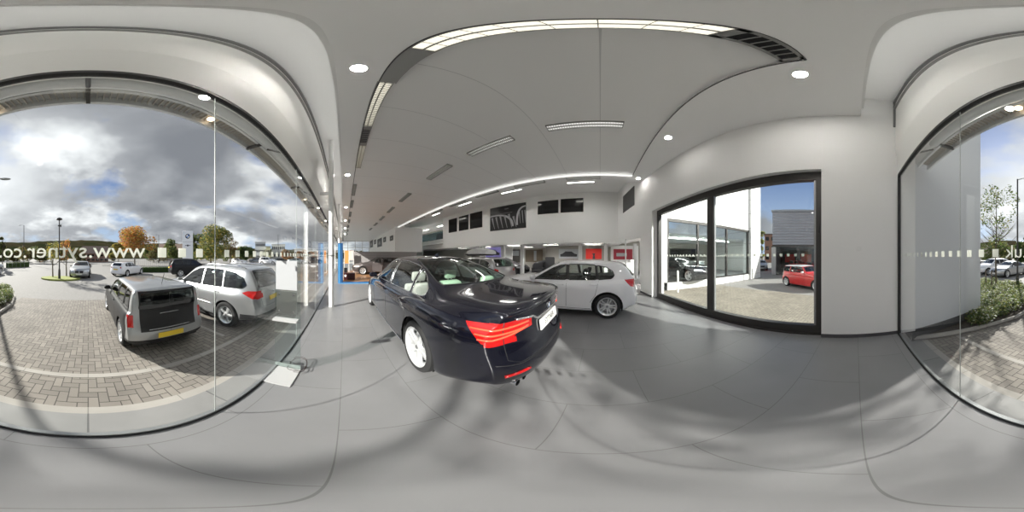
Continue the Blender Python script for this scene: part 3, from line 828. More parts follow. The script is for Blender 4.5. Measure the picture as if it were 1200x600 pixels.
# ---- ceilings
bm = bmesh.new()
bx(bm, XL, 3.1, -.08, .38, 4.8, 5.75); bx(bm, 1.2, 3.3, .38, 6.65, 4.8, 5.75); bx(bm, XL, 1.2, 6.0, 6.65, 4.8, 5.75)
bx(bm, XL, 1.2, .38, 6.0, 4.86, 5.75)
for f in bm.faces: f.material_index = 0
bm.faces.ensure_lookup_table()
for f in list(bm.faces)[18:24]: f.material_index = 1
tag(link('ceiling', bm, [CEILM, COFFM]), kind='structure')
bm = bmesh.new(); bx(bm, XL, 3.3, -.84, -.08, 5.6, 5.75); bx(bm, XL, 3.0, 6.65, 14.3, 5.6, 5.75)
tag(link('ceiling', bm, CEILM), kind='structure')
sbox('ceiling', 1.5, 12.3, 9.8, 16, 2.9, 3.05, CEILM); sbox('ceiling', XL, 1.5, 10.1, 16, 2.9, 3.05, CEILM)
bm = bmesh.new(); bx(bm, XL, 1.45, 10.1, 16, 2.37, 2.45); tag(link('ceiling', bm, CEILM), kind='structure')
# dark strips drawn as the shadow line around the sunken ceiling field
bm = bmesh.new()
bx(bm, XL, 1.2, .372, .392, 4.792, 4.80); bx(bm, 1.19, 1.21, .38, 6.0, 4.792, 4.80)
tag(link('trim_1', bm, SKIRT), kind='structure')
bm = bmesh.new(); bx(bm, XL, 1.2, 5.93, 6.06, 4.78, 4.80)  # white trim strip given a low glow of its own
tag(link('trim_2', bm, mat('glow_trim', (.85, .85, .85), .5, emit=(1, .99, .96), es=.42)), kind='structure')
# ---- front wall above the glass, its lower part leaning out
bm = bmesh.new()
prof = [(-.78, 3.15), (-.70, 3.78), (-.70, 5.6), (-.84, 5.6), (-.84, 3.15)]
a = [bm.verts.new((XL, y, z)) for y, z in prof]; b_ = [bm.verts.new((3.02, y, z)) for y, z in prof]
bm.faces.new(a); bm.faces.new(b_[::-1])
for i in range(5): bm.faces.new((a[i], b_[i], b_[(i+1) % 5], a[(i+1) % 5]))
bmesh.ops.recalc_face_normals(bm, faces=bm.faces)
tag(link('wall_front', bm, mat('bulkhead_paint', (.80, .80, .77), .6)), kind='structure')
bm = bmesh.new()
bx(bm, XL, 2.86, -.72, -.655, 5.50, 5.58); bx(bm, 2.83, 2.87, -.70, -.66, 4.5, 5.5)
tag(link('trim_3', bm, mat('blind_track', (.22, .22, .22), .4, .4)), kind='structure')
bm = bmesh.new(); bx(bm, XL, 2.86, -.70, -.66, 5.20, 5.24); tag(link('trim_4', bm, mat('blind_slot', (.28, .28, .27), .4)), kind='structure')
# ---- right-hand wall with the opening of the sliding door
bm = bmesh.new()
prism(bm, [(2.90, -1.1), (2.76, .6), (3.30, .70), (3.45, -1.1)], 0, 5.75)
prism(bm, [(2.76, .6), (1.84, 5.6), (2.35, 5.7), (3.30, .70)], 3.2, 5.75)
prism(bm, [(1.84, 5.6), (1.66, 6.56), (2.2, 6.65), (2.35, 5.7)], 0, 5.75)
prism(bm, [(1.66, 6.56), (1.05, 9.9), (1.6, 10.0), (2.2, 6.65)], 2.3, 5.75)
bmesh.ops.recalc_face_normals(bm, faces=bm.faces)
tag(link('wall_right', bm, WALLM), kind='structure')
bm = bmesh.new()
prism(bm, [(2.885, -.78), (2.755, .6), (2.74, .6), (2.87, -.78)], 0, .07); prism(bm, [(1.84, 5.6), (1.66, 6.56), (1.645, 6.557), (1.825, 5.597)], 0, .07)
bmesh.ops.recalc_face_normals(bm, faces=bm.faces)
tag(link('baseboard_right', bm, SKIRT), kind='structure')
# small wall socket plates
tag(box('socket_plate', -.008, .008, -.04, .04, -.04, .04, WHITEM, bev=.003, loc=(2.80, -.05, 1.66)), 'small white switch plate on the white pier between the door and the glass front', 'switch')['category'] = 'switch'
# grille high on the right-hand wall near the upper wall's corner
def wallpt(Y): return 1.66-(Y-6.56)*.1826
g = thing('air_grille', 'dark air grille high on the side wall, near the corner of the upper wall', 'vent', (wallpt(8.0)-.01, 8.0, 4.42), math.atan2(3.34, -.61)-PI/2)
b = bmesh.new(); bx(b, -.012, .012, -.80, .80, -.50, .50); link('frame', b, mat('grille_frame', (.16, .16, .16), .5), g)
b = bmesh.new()
for i in range(14): bx(b, .0-.03, -.012, -.76, .76, -.46+i*.068, -.43+i*.068)
link('slats', b, mat('grille_slats', (.10, .10, .10), .5), g)

# ---- glass front
W1_ = struct('window_1')
edges = [2.84, 1.04, -.76]
while edges[-1] > -34: edges.append(edges[-1]-1.8)
for a, b in zip(edges[:-1], edges[1:]):
    p = box('pane', b+.006, a-.006, -.777, -.765, .02, 3.12, PANEGL, W1_)
bm = bmesh.new()
for e in edges[1:]: bx(bm, e-.003, e+.003, -.7735, -.7685, .02, 3.12)
link('joint', bm, JOINTM, W1_)
bm = bmesh.new(); bx(bm, XL, 2.86, -.80, -.745, 3.10, 3.15); bx(bm, 2.835, 2.885, -.80, -.745, 0, 3.12)
link('head_gasket', bm, mat('gasket', (.02, .02, .02), .6), W1_)
bm = bmesh.new(); bx(bm, XL, 2.86, -.80, -.765, -.02, .022)
link('sill_channel', bm, GREYALU, W1_)
bm = bmesh.new(); bx(bm, XL, 2.86, -.765, -.745, 0, .006)
link('sill_seal', bm, BLACKP, W1_)
Mt = Matrix.Translation((0, -.781, 1.548)) @ Matrix.Rotation(PI/2, 4, 'X')
M = Matrix.Translation((.155, -.781, 1.553)) @ Matrix.Rotation(PI/2, 4, 'X')
tx = textmesh('lettering', 'www.sytner.co.uk', .105, VINYL, W1_, .0004, M, bold=.0004)
bb = [v.co.x for v in tx.data.vertices]; wd = max(bb)-min(bb)
for v in tx.data.vertices: v.co.x = -.285+(v.co.x-min(bb))*(.885/wd)
bm = bmesh.new()
for sx in [-.381-.1275*i for i in range(60)]+[.68+.129*i for i in range(17)]:
    if abs(sx+.7635) < .02: continue
    bx(bm, sx-.025, sx+.025, -.7825, -.7795, 1.522, 1.574)
link('square_marks', bm, VINYL, W1_)

# ---- sliding door in the right-hand wall
ang = math.atan2(5.55-.6, 2.07-2.93); dl = math.hypot(4.95, .86)
D1 = struct('door_1', (2.93, .6, 0), ang)   # local x along the door, local y towards the inside
def db(name, x0, x1, y0, y1, z0, z1, m, **k): return box(name, x0, x1, y0, y1, z0, z1, m, D1, **k)
bm = bmesh.new()
bx(bm, 0, dl, -.06, .06, 0, .19); bx(bm, 0, dl, -.06, .06, 3.02, 3.2); bx(bm, 0, .13, -.06, .06, .19, 3.02); bx(bm, dl-.13, dl, -.06, .06, .19, 3.02)
bx(bm, dl/2-.09, dl/2+.09, -.05, .05, .19, 3.02); bx(bm, .0, dl, .06, .10, 0, .03)
link('door_frame', bm, DARKALU, D1)
bm = bmesh.new(); bx(bm, .13, .17, -.03, .03, .19, 3.02); bx(bm, dl/2+.09, dl/2+.12, -.03, .03, .19, 3.02); bx(bm, dl/2-.12, dl/2-.09, -.03, .03, .19, 3.02)
link('leaf_stile', bm, GREYALU, D1)
db('pane', .15, dl/2-.07, -.008, .002, .17, 3.05, DOORGL); db('pane', dl/2+.07, dl-.12, -.008, .002, .17, 3.05, DOORGL)
b = bmesh.new(); tube(b, [(.07, .06, 1.95), (.07, .10, 1.95), (.07, .10, 2.1), (.07, .06, 2.1)], .012, 8)
link('door_handle', b, BLACKP, D1, smooth=True)
bm = bmesh.new()
for i in range(12):
    x = .38+.14*i
    if x < dl/2-.2: bx(bm, x-.025, x+.025, -.014, -.0085, 1.522, 1.574)
for i in range(16):
    x = dl/2+.25+.14*i
    if x < dl-.2: bx(bm, x-.025, x+.025, -.014, -.0085, 1.522, 1.574)
link('square_marks', bm, VINYL, D1)
M = Matrix.Translation((dl/2-.62, -.012, 1.553)) @ Matrix.Rotation(PI/2, 4, 'X')
textmesh('lettering', 'sytner.co.uk', .10, VINYL, D1, .0008, M)

# ---- upper rear wall with dark windows and the poster
sbox('wall_back', -14.15, 1.12, 9.8, 10.1, 2.37, 5.6, WALLM)
sbox('trim_5', -14.15, 1.12, 9.70, 9.8, 2.33, 2.62, WALLM)
def upper_window(n, x0, x1, z0, z1):
    w = struct('window_%d' % n, ((x0+x1)/2, 9.79, 0)); h = (x1-x0)/2
    bm = bmesh.new()
    for q in ((-h-.03, -h, z0-.03, z1+.03), (h, h+.03, z0-.03, z1+.03), (-h, h, z1, z1+.03), (-h, h, z0-.03, z0)): bx(bm, q[0], q[1], -.03, .02, q[2], q[3])
    link('window_frame', bm, WALLM, w)
    box('pane', -h, h, -.012, .006, z0, z1, BLACKG, w)
n = 2
for x0, x1, z0, z1 in [(525.9, 535.8, 3.85, 5.2), (537.8, 549.3, 3.85, 5.22), (550.8, 565.5, 3.86, 5.24), (630.2, 654.5, 4.26, 5.17), (657, 683.7, 4.26, 5.19)]:
    upper_window(n, onY(x0, 9.79), onY(x1, 9.79), z0, z1); n += 1
# poster of a chromed radiator grille
px0, px1 = onY(574.5, 9.78), onY(616.5, 9.78)
po = thing('poster', 'large dark poster of a chrome radiator grille on the upper wall', 'poster', ((px0+px1)/2, 9.765, 3.44))
hw = (px1-px0)/2; ph = 1.82
box('backing', -hw, hw, 0, .02, 0, ph, mat('poster_black', (.015, .015, .017), .35), po)
def poly_flat(bm, pts, y): 
    bm.faces.new([bm.verts.new((x, y, z)) for x, z in pts])
bm = bmesh.new()
def sweepband(c, r0, r1, a0, a1, sx=1.0, n=20, y=-.004):
    v = []
    for i in range(n+1):
        a = a0+(a1-a0)*i/n; v.append((bm.verts.new((c[0]+r0*math.cos(a)*sx, y, c[1]+r0*math.sin(a))), bm.verts.new((c[0]+r1*math.cos(a)*sx, y, c[1]+r1*math.sin(a)))))
    for p, q in zip(v[:-1], v[1:]): bm.faces.new((p[0], p[1], q[1], q[0]))
def strippoly(pts0, pts1, y=-.004):
    v = [(bm.verts.new((a[0], y, a[1])), bm.verts.new((b[0], y, b[1]))) for a, b in zip(pts0, pts1)]
    for p, q in zip(v[:-1], v[1:]): bm.faces.new((p[0], p[1], q[1], q[0]))
bez = lambda p0, p1, p2, k=14: [((1-t)**2*p0[0]+2*t*(1-t)*p1[0]+t*t*p2[0], (1-t)**2*p0[1]+2*t*(1-t)*p1[1]+t*t*p2[1]) for t in [i/k for i in range(k+1)]]
strippoly(bez((-hw+.02, 1.18), (.35*hw, 1.35), (.38*hw, .2)), bez((-hw+.02, 1.08), (.18*hw, 1.25), (.28*hw, .2)))
strippoly(bez((hw-.02, 1.60), (.45*hw, 1.62), (.50*hw, .25)), bez((hw-.02, 1.50), (.56*hw, 1.5), (.60*hw, .25)))
link('grille_surround', bm, mat('poster_chrome', (.45, .45, .47), .4), po)
bm = bmesh.new()
for i in range(6):
    x = -hw+.12+i*.245*hw; t = 1.0+.03*i-(.25 if i == 5 else 0)
    strippoly(bez((x, t), (x+.10, t-.3), (x+.30, .12)), bez((x+.17, t+.02), (x+.20, t-.4), (x+.34, .12)))
for i in range(3):
    x = .64*hw+i*.14*hw; strippoly(bez((x, 1.25), (x+.04, .9), (x+.10, .35)), bez((x+.08, 1.27), (x+.11, .8), (x+.14, .35)))
link('grille_slats', bm, mat('poster_slats', (.30, .30, .31), .4), po)
bm = bmesh.new(); bx(bm, -hw+.02, hw*.3, -.003, -.001, 1.22, 1.26); bx(bm, -.2, .15, -.003, -.001, 1.52, 1.60)
link('bonnet_highlight', bm, mat('poster_grey', (.14, .14, .15), .4), po)

# ---- ground-floor rear: wall, columns, posters
sbox('wall_back', XL, 12.3, 15.8, 16.0, 0, 2.9, mat('rear_wall_paint', (.50, .48, .43), .6))
k = 0
for px_ in (567, 590, 612, 680, 710, 744):
    c = box('column', -.11, .11, -.11, .11, 0, 2.33, WHITEM, bev=.01, loc=(onY(px_, 10.3), 10.3, 0))
    tag(c, kind='structure')
RED = mat('poster_red', (.75, .03, .02), .5); DRED = mat('poster_dark_red', (.35, .03, .05), .5); PURP = mat('screen_violet', (.10, .09, .22), .3, emit=(.25, .22, .5), es=.25)
PGREY = mat('poster_grey_light', (.42, .44, .46), .5); PSIL = mat('poster_silhouette', (.03, .03, .035), .5)
def wall_panel(nm, x0, x1, y0, y1, Y, m, label, cat, art=None, artm=None):
    X0, X1 = onY(x0, Y), onY(x1, Y); r = math.hypot((X0+X1)/2, Y)
    z1, z0 = zat(y0, r), zat(y1, r)
    t = thing(nm, label, cat, ((X0+X1)/2, Y, z0)); h = (X1-X0)/2; H = z1-z0
    box('panel', -h, h, -.03, .0, 0, H, m, t)
    if art:
        bm = bmesh.new()
        for poly in art: poly_flat(bm, [(a*2*h-h, b*H) for a, b in poly], -.034)
        link('printed_shape', bm, artm, t)
    return t
carshape = [(.08, .2), (.92, .2), (.94, .45), (.80, .52), (.66, .74), (.34, .76), (.20, .54), (.07, .45)]
# screens hang on free-standing wall slabs behind the columns
for x0, x1 in ((640, 712), (716, 748), (562, 600)):
    X0, X1 = onY(x0, 12.6), onY(x1, 12.6)
    if x0 == 562: sbox('partition', X0, X1, 12.6, 12.7, 0, 2.33, WALLM)
    if x0 == 716: sbox('partition', X0, X1, 12.6, 12.7, 0, 2.33, WALLM)
    if x0 == 640: sbox('partition', X0, X1, 12.6, 12.7, 0, 2.33, mat('partition_grey', (.35, .33, .30), .6))
wall_panel('poster', 686.5, 705, 291.5, 303.5, 12.58, RED, 'bright red poster on the wall under the upper floor, behind the white hatchback', 'poster', [[(.42, .0), (.46, .35), (.40, .55), (.60, .55), (.56, .35), (.60, 0)]], PSIL)
wall_panel('poster', 719, 741, 292, 304, 12.58, DRED, 'dark red poster with a pale band beside the slim white post', 'poster', [[(.15, .3), (.70, .3), (.70, .62), (.15, .62)]], PGREY)
wall_panel('poster', 655, 678, 292, 303, 12.58, PGREY, 'wide grey picture of a car on the rear wall, beside the red poster', 'poster', [carshape], PSIL)
wall_panel('screen', 569, 587, 290, 301.5, 12.58, PURP, 'violet lit screen on the rear wall behind the dark car', 'screen', [carshape], PSIL)
wall_panel('display_board', 594, 610, 292.5, 307, 15.7, mat('board_dark', (.06, .055, .05), .5), 'dark display board between two white columns', 'board', [[(.1, .5), (.9, .5), (.9, .9), (.1, .9)]], PGREY)
wall_panel('display_board', 616, 636, 292.5, 307, 15.7, mat('board_brown', (.16, .12, .08), .5), 'brown display board on the rear wall left of the grey car picture', 'board', [[(.5, .1), (.65, .1), (.65, .9), (.5, .9)]], PGREY)
# low armchair backs seen over the white car
for i, (x, lb) in enumerate(((643, 'black armchair by the grey partition, the one nearer the car picture'), (630, 'black armchair by the brown display board'))):
    X = onY(x, 11.8); a = thing('armchair', lb, 'armchair', (X, 11.8, 0), .2*i)
    b = bmesh.new(); bx(b, -.38, .38, -.35, .35, .12, .44); bmesh.ops.bevel(b, geom=b.edges[:], offset=.04, segments=2, affect='EDGES'); link('seat', b, CLOTHD, a, smooth=40)
    b = bmesh.new(); bx(b, -.38, .38, .22, .36, .40, .95 if i else 1.45); bmesh.ops.bevel(b, geom=b.edges[:], offset=.04, segments=2, affect='EDGES'); link('backrest', b, CLOTHD, a, smooth=40)
    for sx in (-.42, .36):
        b = bmesh.new(); bx(b, sx, sx+.08, -.33, .33, .12, .62); bmesh.ops.bevel(b, geom=b.edges[:], offset=.02, segments=2, affect='EDGES'); link('armrest', b, CLOTHD, a, smooth=40)
    for sx in (-.3, .3):
        for sy in (-.28, .28): box('leg', sx-.02, sx+.02, sy-.02, sy+.02, 0, .12, CHROME, a)
# ---- far left: block with framed pictures, balcony, end wall
sbox('wall_left', -35.4, -17.3, 5.6, 9.0, 2.0, 4.8, WALLM)
PF = mat('picture_black', (.03, .03, .03), .4)
k = 0
lbs = ['leftmost narrow dark picture high on the far white wall', 'small dark picture, second in the row high on the far white wall', 'largest dark picture in the middle of the row high on the far white wall', 'fourth dark picture in the row high on the far white wall', 'rightmost dark picture of the row high on the far white wall']
for (x0, x1, y0, y1) in [(433.7, 437, 282, 290), (438.4, 440.7, 281, 286.2), (442.3, 447.5, 279.7, 289.2), (449.3, 452.2, 278, 283.7), (457, 460.6, 276.4, 282)]:
    X0, X1 = onY(x0, 5.58), onY(x1, 5.58); r = math.hypot((X0+X1)/2, 5.58); z1, z0 = zat(y0, r), zat(y1, r)
    t = thing('framed_picture', lbs[k], 'picture', ((X0+X1)/2, 5.58, z0), 0, 'pictures on the far white wall'); k += 1
    h = abs(X1-X0)/2; Hh = z1-z0
    box('picture_panel', -h, h, -.03, 0, 0, Hh, PF, t); bm = bmesh.new()
    poly_flat(bm, [(-h*.5, Hh*.3), (h*.6, Hh*.25), (h*.3, Hh*.7), (-h*.3, Hh*.6)], -.034); link('printed_shape', bm, mat('print_grey', (.3, .29, .28), .5), t)
sbox('wall_back', -36, -14.15, 14.0, 14.3, 0, 5.6, mat('far_wall_paint', (.40, .40, .37), .6))
sbox('wall_back', -14.3, -14.15, 10.1, 14.0, 2.45, 5.6, WALLM)
sbox('partition', -26.5, -22.6, 10.0, 10.6, 0, 5.6, mat('olive_wall', (.30, .30, .25), .6))
sbox('partition', -22.6, -20.8, 10.8, 11.0, 0, 4.1, mat('pale_wall', (.60, .64, .62), .5))
bl = thing('balcony', 'white balcony front with a glass balustrade on the upper floor', 'balcony', (0, 0, 0))
box('balcony_front', -21, -14.32, 10.6, 10.8, 2.5, 3.5, WALLM, bl); box('balustrade_glass', -21, -14.32, 10.68, 10.70, 3.5, 4.4, glass('balustrade_tint', (.45, .6, .65), .6, base=.12), bl)
tubeobj('handrail', [(-21, 10.69, 4.42), (-14.32, 10.69, 4.42)], .03, GREYALU, bl)
bm = bmesh.new(); bx(bm, -21.9, -17.6, 13.9, 13.98, 3.3, 5.0); o = link('dark_window_band', bm, BLACKG, bl)
# end wall glazed
w = struct('window_%d' % n, (-35.6, 0, 0)); n += 1
bm = bmesh.new()
for Y in (-.78, .8, 2.4, 4.0, 5.55): bx(bm, -.05, .05, Y-.05, Y+.05, 0, 4.8)
for z in (0, 2.4, 3.3, 4.7): bx(bm, -.05, .05, -.78, 5.6, z, z+.09)
link('window_frame', bm, WHITEM, w); box('pane', -.01, .01, -.78, 5.6, 0, 4.8, DOORGL, w)
sbox('wall_left', -36.0, -35.4, 5.6, 16.0, 0, 5.6, WALLM)
sbox('wall_left', -36.0, -35.5, -1.1, 6.7, 4.8, 5.6, WALLM)
sbox('wall_back', -36, -35.0, 14, 16, 0, 5.6, WALLM)

# ---- ceiling lights
def light_unit(x0, x1, y0, y1, label, lit=LITW, slats=True, group='long louvred ceiling lights', z=4.8, tubes=2):
    if z != 4.8 or y0 > 6: z -= .052
    t = thing('ceiling_light', label, 'light', ((x0+x1)/2, (y0+y1)/2, z), 0, group); h = (x1-x0)/2; d = (y1-y0)/2
    bm = bmesh.new()
    for q in ((-h, h, -d, -d+.012), (-h, h, d-.012, d), (-h, -h+.015, -d, d), (h-.015, h, -d, d)): bx(bm, q[0], q[1], q[2], q[3], -.012, .05)
    bx(bm, -h, h, -.008, .008, -.010, .04); link('light_frame', bm, LOUV, t)
    bm = bmesh.new(); bx(bm, -h+.015, h-.015, -d+.012, d-.012, .035, .045); link('diffuser', bm, lit, t)
    if slats:
        bm = bmesh.new(); k = int(2*h/slats)
        for i in range(1, k): bx(bm, -h+i*2*h/k-.002, -h+i*2*h/k+.002, -d+.012, d-.012, -.006, .034)
        link('louvre_grille', bm, LOUV, t)
    return t
light_unit(-.92, .45, .385, .575, 'brightest long light panel in the ceiling, straight over the floor behind the dark saloon', LITW, .15)
light_unit(-3.17, -1.74, .36, .55, 'louvred light in the edge strip, first one past the blank plate', LITW, .045)
light_unit(-5.43, -4.02, .36, .55, 'louvred light in the edge strip, just past the small square grille', LITW, .045)
for i, x in enumerate((-7.7, -10.0, -12.6, -15.2, -18.0, -21.0, -24.5)):
    light_unit(x-.7, x+.7, .36, .55, 'far louvred light in the strip along the ceiling edge above the glass front', LITM, .045, group='far louvred lights along the ceiling edge')
mid = [(-1.06, .45, 3.02, 3.24, 'louvred light in the middle of the ceiling, the one nearest the side wall'), (-3.3, -1.9, 3.08, 3.30, 'louvred light in the middle of the ceiling, second from the side wall'), (-5.6, -4.2, 3.08, 3.30, 'louvred light in the middle of the ceiling, third from the side wall')]
for a in mid: light_unit(a[0], a[1], a[2], a[3], a[4], LITM, .05, group='louvred lights in the middle of the ceiling')
for x in (-8.2, -10.9, -13.6, -16.4, -19.5): light_unit(x-.7, x+.7, 3.08, 3.3, 'distant louvred light in the middle row of the ceiling', LITM, .05, group='distant louvred lights of the middle row')
for i, (x0, x1) in enumerate(((-1.3, .0), (-3.6, -2.2), (-5.9, -4.5), (-8.2, -6.8), (-10.5, -9.1), (-13, -11.6), (-16, -14.6))):
    light_unit(x0, x1, 6.12, 6.30, ['slim light in the far ceiling strip by the side wall', 'slim light in the far ceiling strip, second from the side wall', 'slim light in the far ceiling strip, third from the side wall'][i] if i < 3 else 'distant slim light in the far ceiling strip along the upper wall', LITM, .05, group='slim lights in the far ceiling strip')
# blank plate and grilles of the edge strip
bm = bmesh.new(); bx(bm, -1.74, -.92, .385, .575, 4.786, 4.80); tag(link('blank_plate', bm, mat('plate_grey', (.36, .36, .35), .4, .3)), 'grey blank plate in the ceiling strip between two long lights', 'ceiling plate')
v = thing('ceiling_vent', 'large slotted air grille in the ceiling near the side wall', 'vent', (.81, .48, 4.8), 0)
bm = bmesh.new()
h, d = .355, .10
for q in ((-h, h, -d, -d+.03), (-h, h, d-.03, d), (-h, -h+.07, -d, d), (h-.05, h, -d, d)): bx(bm, q[0], q[1], q[2], q[3], -.014, .02)
link('vent_frame', bm, mat('vent_grey', (.30, .30, .29), .4, .3), v)
vg = mat('vent_grey2', (.34, .34, .33), .4, .3)
for i in range(1, 6): box('vent_slat', -h+.07+i*.098-.008, -h+.07+i*.098+.008, -d+.03, d-.03, -.010, .01, vg, v)
box('vent_cavity', -h+.03, h-.03, -d+.01, d-.01, .02, .05, BLACKP, v)
v = thing('ceiling_vent', 'small square grille between two louvred lights in the ceiling strip', 'vent', (-3.6, .455, 4.8), 0)
bm = bmesh.new(); bx(bm, -.42, .42, -.095, .095, -.008, .0); link('vent_frame', bm, mat('vent_grey3', (.33, .33, .32), .4, .3), v)
bm = bmesh.new()
for i in range(9): bx(bm, -.27+i*.066, -.235+i*.066, -.075, .075, -.016, -.008)
link('vent_slats', bm, mat('vent_dark', (.05, .05, .05), .5), v)
LITD2 = mat('downlight_dim', (1, 1, 1), .5, emit=(1, .97, .92), es=60)
def downlight(x, y, label, z=4.8, r=.075, lit=None):
    t = thing('downlight', label, 'light', (x, y, z), 0, 'round ceiling downlights')
    b = bmesh.new(); lathe(b, [(r, 0), (r+.018, -.002), (r+.018, -.008), (r, -.008)], 24, closed=True); link('trim_ring', b, WHITEM, t)
    b = bmesh.new(); lathe(b, [(0, -.006), (r, -.006), (r, -.001), (0, -.001)], 24, cap=False); link('lamp', b, lit or LITD, t)
downlight(-1.45, .13, 'round downlight in the pale ceiling edge, beside the blank plate')
downlight(-6.02, .12, 'round downlight in the pale ceiling edge beyond the white column')
downlight(-10.6, .12, 'small distant round downlight in the pale ceiling edge')
downlight(1.51, .54, 'round downlight beside the large slotted air grille')
downlight(1.49, 3.36, 'round downlight over the sliding door wall, middle of three', lit=LITD2)
downlight(1.47, 6.16, 'round downlight near the end of the side wall, by the upper windows', lit=LITD2)

# ---- white round columns with a tie to the glass front
for i, (x, lb) in enumerate(((-4.77, 'tall white round column nearest the camera, beside the glass front'), (-12.4, 'second white round column, beyond the blue frame'), (-20.0, 'farthest white round column along the glass front'))):
    c = thing('column', lb, 'column', (x, -.38, 0), 0, 'round white columns along the glass front'); c['kind'] = 'thing'
    b = bmesh.new(); lathe(b, [(0, 0), (.075, 0), (.075, 5.6), (0, 5.6)], 28); link('shaft', b, WHITEM, c, smooth=40)
    b = bmesh.new(); bx(b, -.035, .035, -.335, 0, 3.42, 3.50); link('tie_bracket', b, WHITEM, c)
    b = bmesh.new(); lathe(b, [(.076, 1.52), (.079, 1.52), (.079, 1.56), (.076, 1.56)], 24, closed=True); link('collar', b, GREYALU, c, smooth=40)
for i, x in enumerate((-12.5, -9.5, -6.5, -3.5, -.5, 2.5)):  # panel lamps added to brighten the space under the upper floor
    for j, y in enumerate((11.2, 13.6)):
        if x > 1.4: continue
        light_unit(x-.6, x+.6, y-.15, y+.15, 'added fill light panel under the upper floor, in the row over the columns' if j == 0 else 'added fill light panel under the upper floor, in the row near the rear wall', LITC, 0, group='added fill panels under the upper floor, front row' if j == 0 else 'added fill panels under the upper floor, rear row', z=2.37)
for i, x in enumerate((-13, -9, -5, -1)):  # lamps added in the recess to lift the light on the upper wall
    light_unit(x-.7, x+.7, 8.0, 8.25, 'added fill light in the high recess before the upper windows', LITC, 0, group='added fill lights in the high ceiling recess', z=5.6)
for i, x in enumerate((-31, -27, -22, -18)):  # lamps added to brighten the far left end
    light_unit(x-.7, x+.7, 11.9, 12.2, 'added fill light over the far balcony', LITC, 0, group='added fill lights over the far balcony', z=5.6)

# unseen lamp strip added behind the dropped ceiling to brighten the strip above
cv = thing('added_cove_fill', 'added unseen lamp strip along the outer face of the dropped ceiling above the glass front', 'light', (-12, -.10, 4.86))
box('fill_strip', -20, 14.6, -.015, .015, -.02, .02, mat('cove_fill_glow', (1, 1, 1), .5, emit=(1, .99, .96), es=2.6), cv); box('fill_channel', -20, 14.6, -.02, .02, -.03, -.02, WHITEM, cv)
for x in (-14.8, -19.0, -24.0): downlight(x, .12, 'added far round downlight in the pale ceiling edge, one of the last along it')  # further downlights added along the row to raise the indoor light
# ---------------------------------------------------------------- display stand at the glass
ACR = glass('acrylic', (.86, .90, .89), .8, base=.05)
st = thing('display_stand', 'clear upright information stand on a white base plate at the glass front', 'display stand', (-1.60, -.64, 0))
b = bmesh.new(); bx(b, -.16, .21, -.15, .16, 0, .012); bx(b, -.17, -.158, -.15, .16, 0, .07); bmesh.ops.bevel(b, geom=b.edges[:], offset=.002, segments=1, affect='EDGES')
b.transform(Matrix.Rotation(0, 4, 'Z')); link('base_plate', b, mat('white_base', (.46, .46, .46), .3), st)
box('upright_sheet', -.155, -.147, -.15, .16, .012, 1.50, ACR, st)
box('upper_panel', -.147, -.130, -.13, .125, 1.14, 1.475, mat('panel_white', (.46, .47, .49), .5), st)
box('inset_sheet', -.1565, -.1552, -.12, .115, 1.155, 1.33, mat('panel_pale', (.30, .33, .40), .5), st)
box('lower_panel', -.147, -.138, -.125, .12, .84, 1.12, glass('frosted', (.62, .65, .64), .5, base=.25, rough=.3), st)
for y in (-.09, .085):
    for z in (.88, 1.08):
        b = bmesh.new(); lathe(b, [(0, -.160), (.010, -.160), (.010, -.13), (0, -.13)], 10, 'X', 0, y, z); link('bolt', b, CHROME, st)
box('brochure_ledge', -.16, -.06, -.145, .14, .765, .785, mat('ledge_white', (.45, .45, .45), .4), st)
wr = mat('cable_dark', (.05, .03, .03), .4)
cb = thing('cable_coil', 'small coil of dark cable with a clamp on the base of the clear stand', 'cable', (-1.78, -.58, .012))
tubeobj('cable', [(.16*math.cos(a)*1.0-.02, .11*math.sin(a)+.05+.01*math.sin(3*a), .02+.015*math.cos(2*a)+.004*a) for a in [i*PI/9 for i in range(30)]], .004, wr, cb, 6)
b = bmesh.new(); lathe(b, [(0, -.06), (.035, -.06), (.035, .02), (.02, .03), (.02, .06), (0, .06)], 16, 'Y', -.03, -.06, .04); link('clamp', b, mat('clamp_steel', (.3, .3, .3), .3, .8), cb, smooth=40)
# price stand by the side wall
ps = thing('price_stand', 'white price board stand behind the tail of the white hatchback', 'display stand', (1.30, 6.35, 0), .5)
box('foot', -.20, .20, -.14, .14, 0, .02, WHITEM, ps); box('post', -.02, .02, -.02, .02, .02, 1.22, WHITEM, ps); box('board', -.16, .16, -.035, -.02, .86, 1.38, mat('board_white', (.85, .85, .85), .4), ps); box('ledge', -.16, .16, -.10, -.02, .60, .62, WHITEM, ps)
# slim white post
pp = thing('slim_post', 'slim white post standing behind the tail of the white hatchback', 'post', (1.15, 7.3, 0))
b = bmesh.new(); lathe(b, [(0, 0), (.12, 0), (.12, .015), (.03, .03), (.03, 2.3), (0, 2.3)], 16); link('post', b, WHITEM, pp, smooth=40)

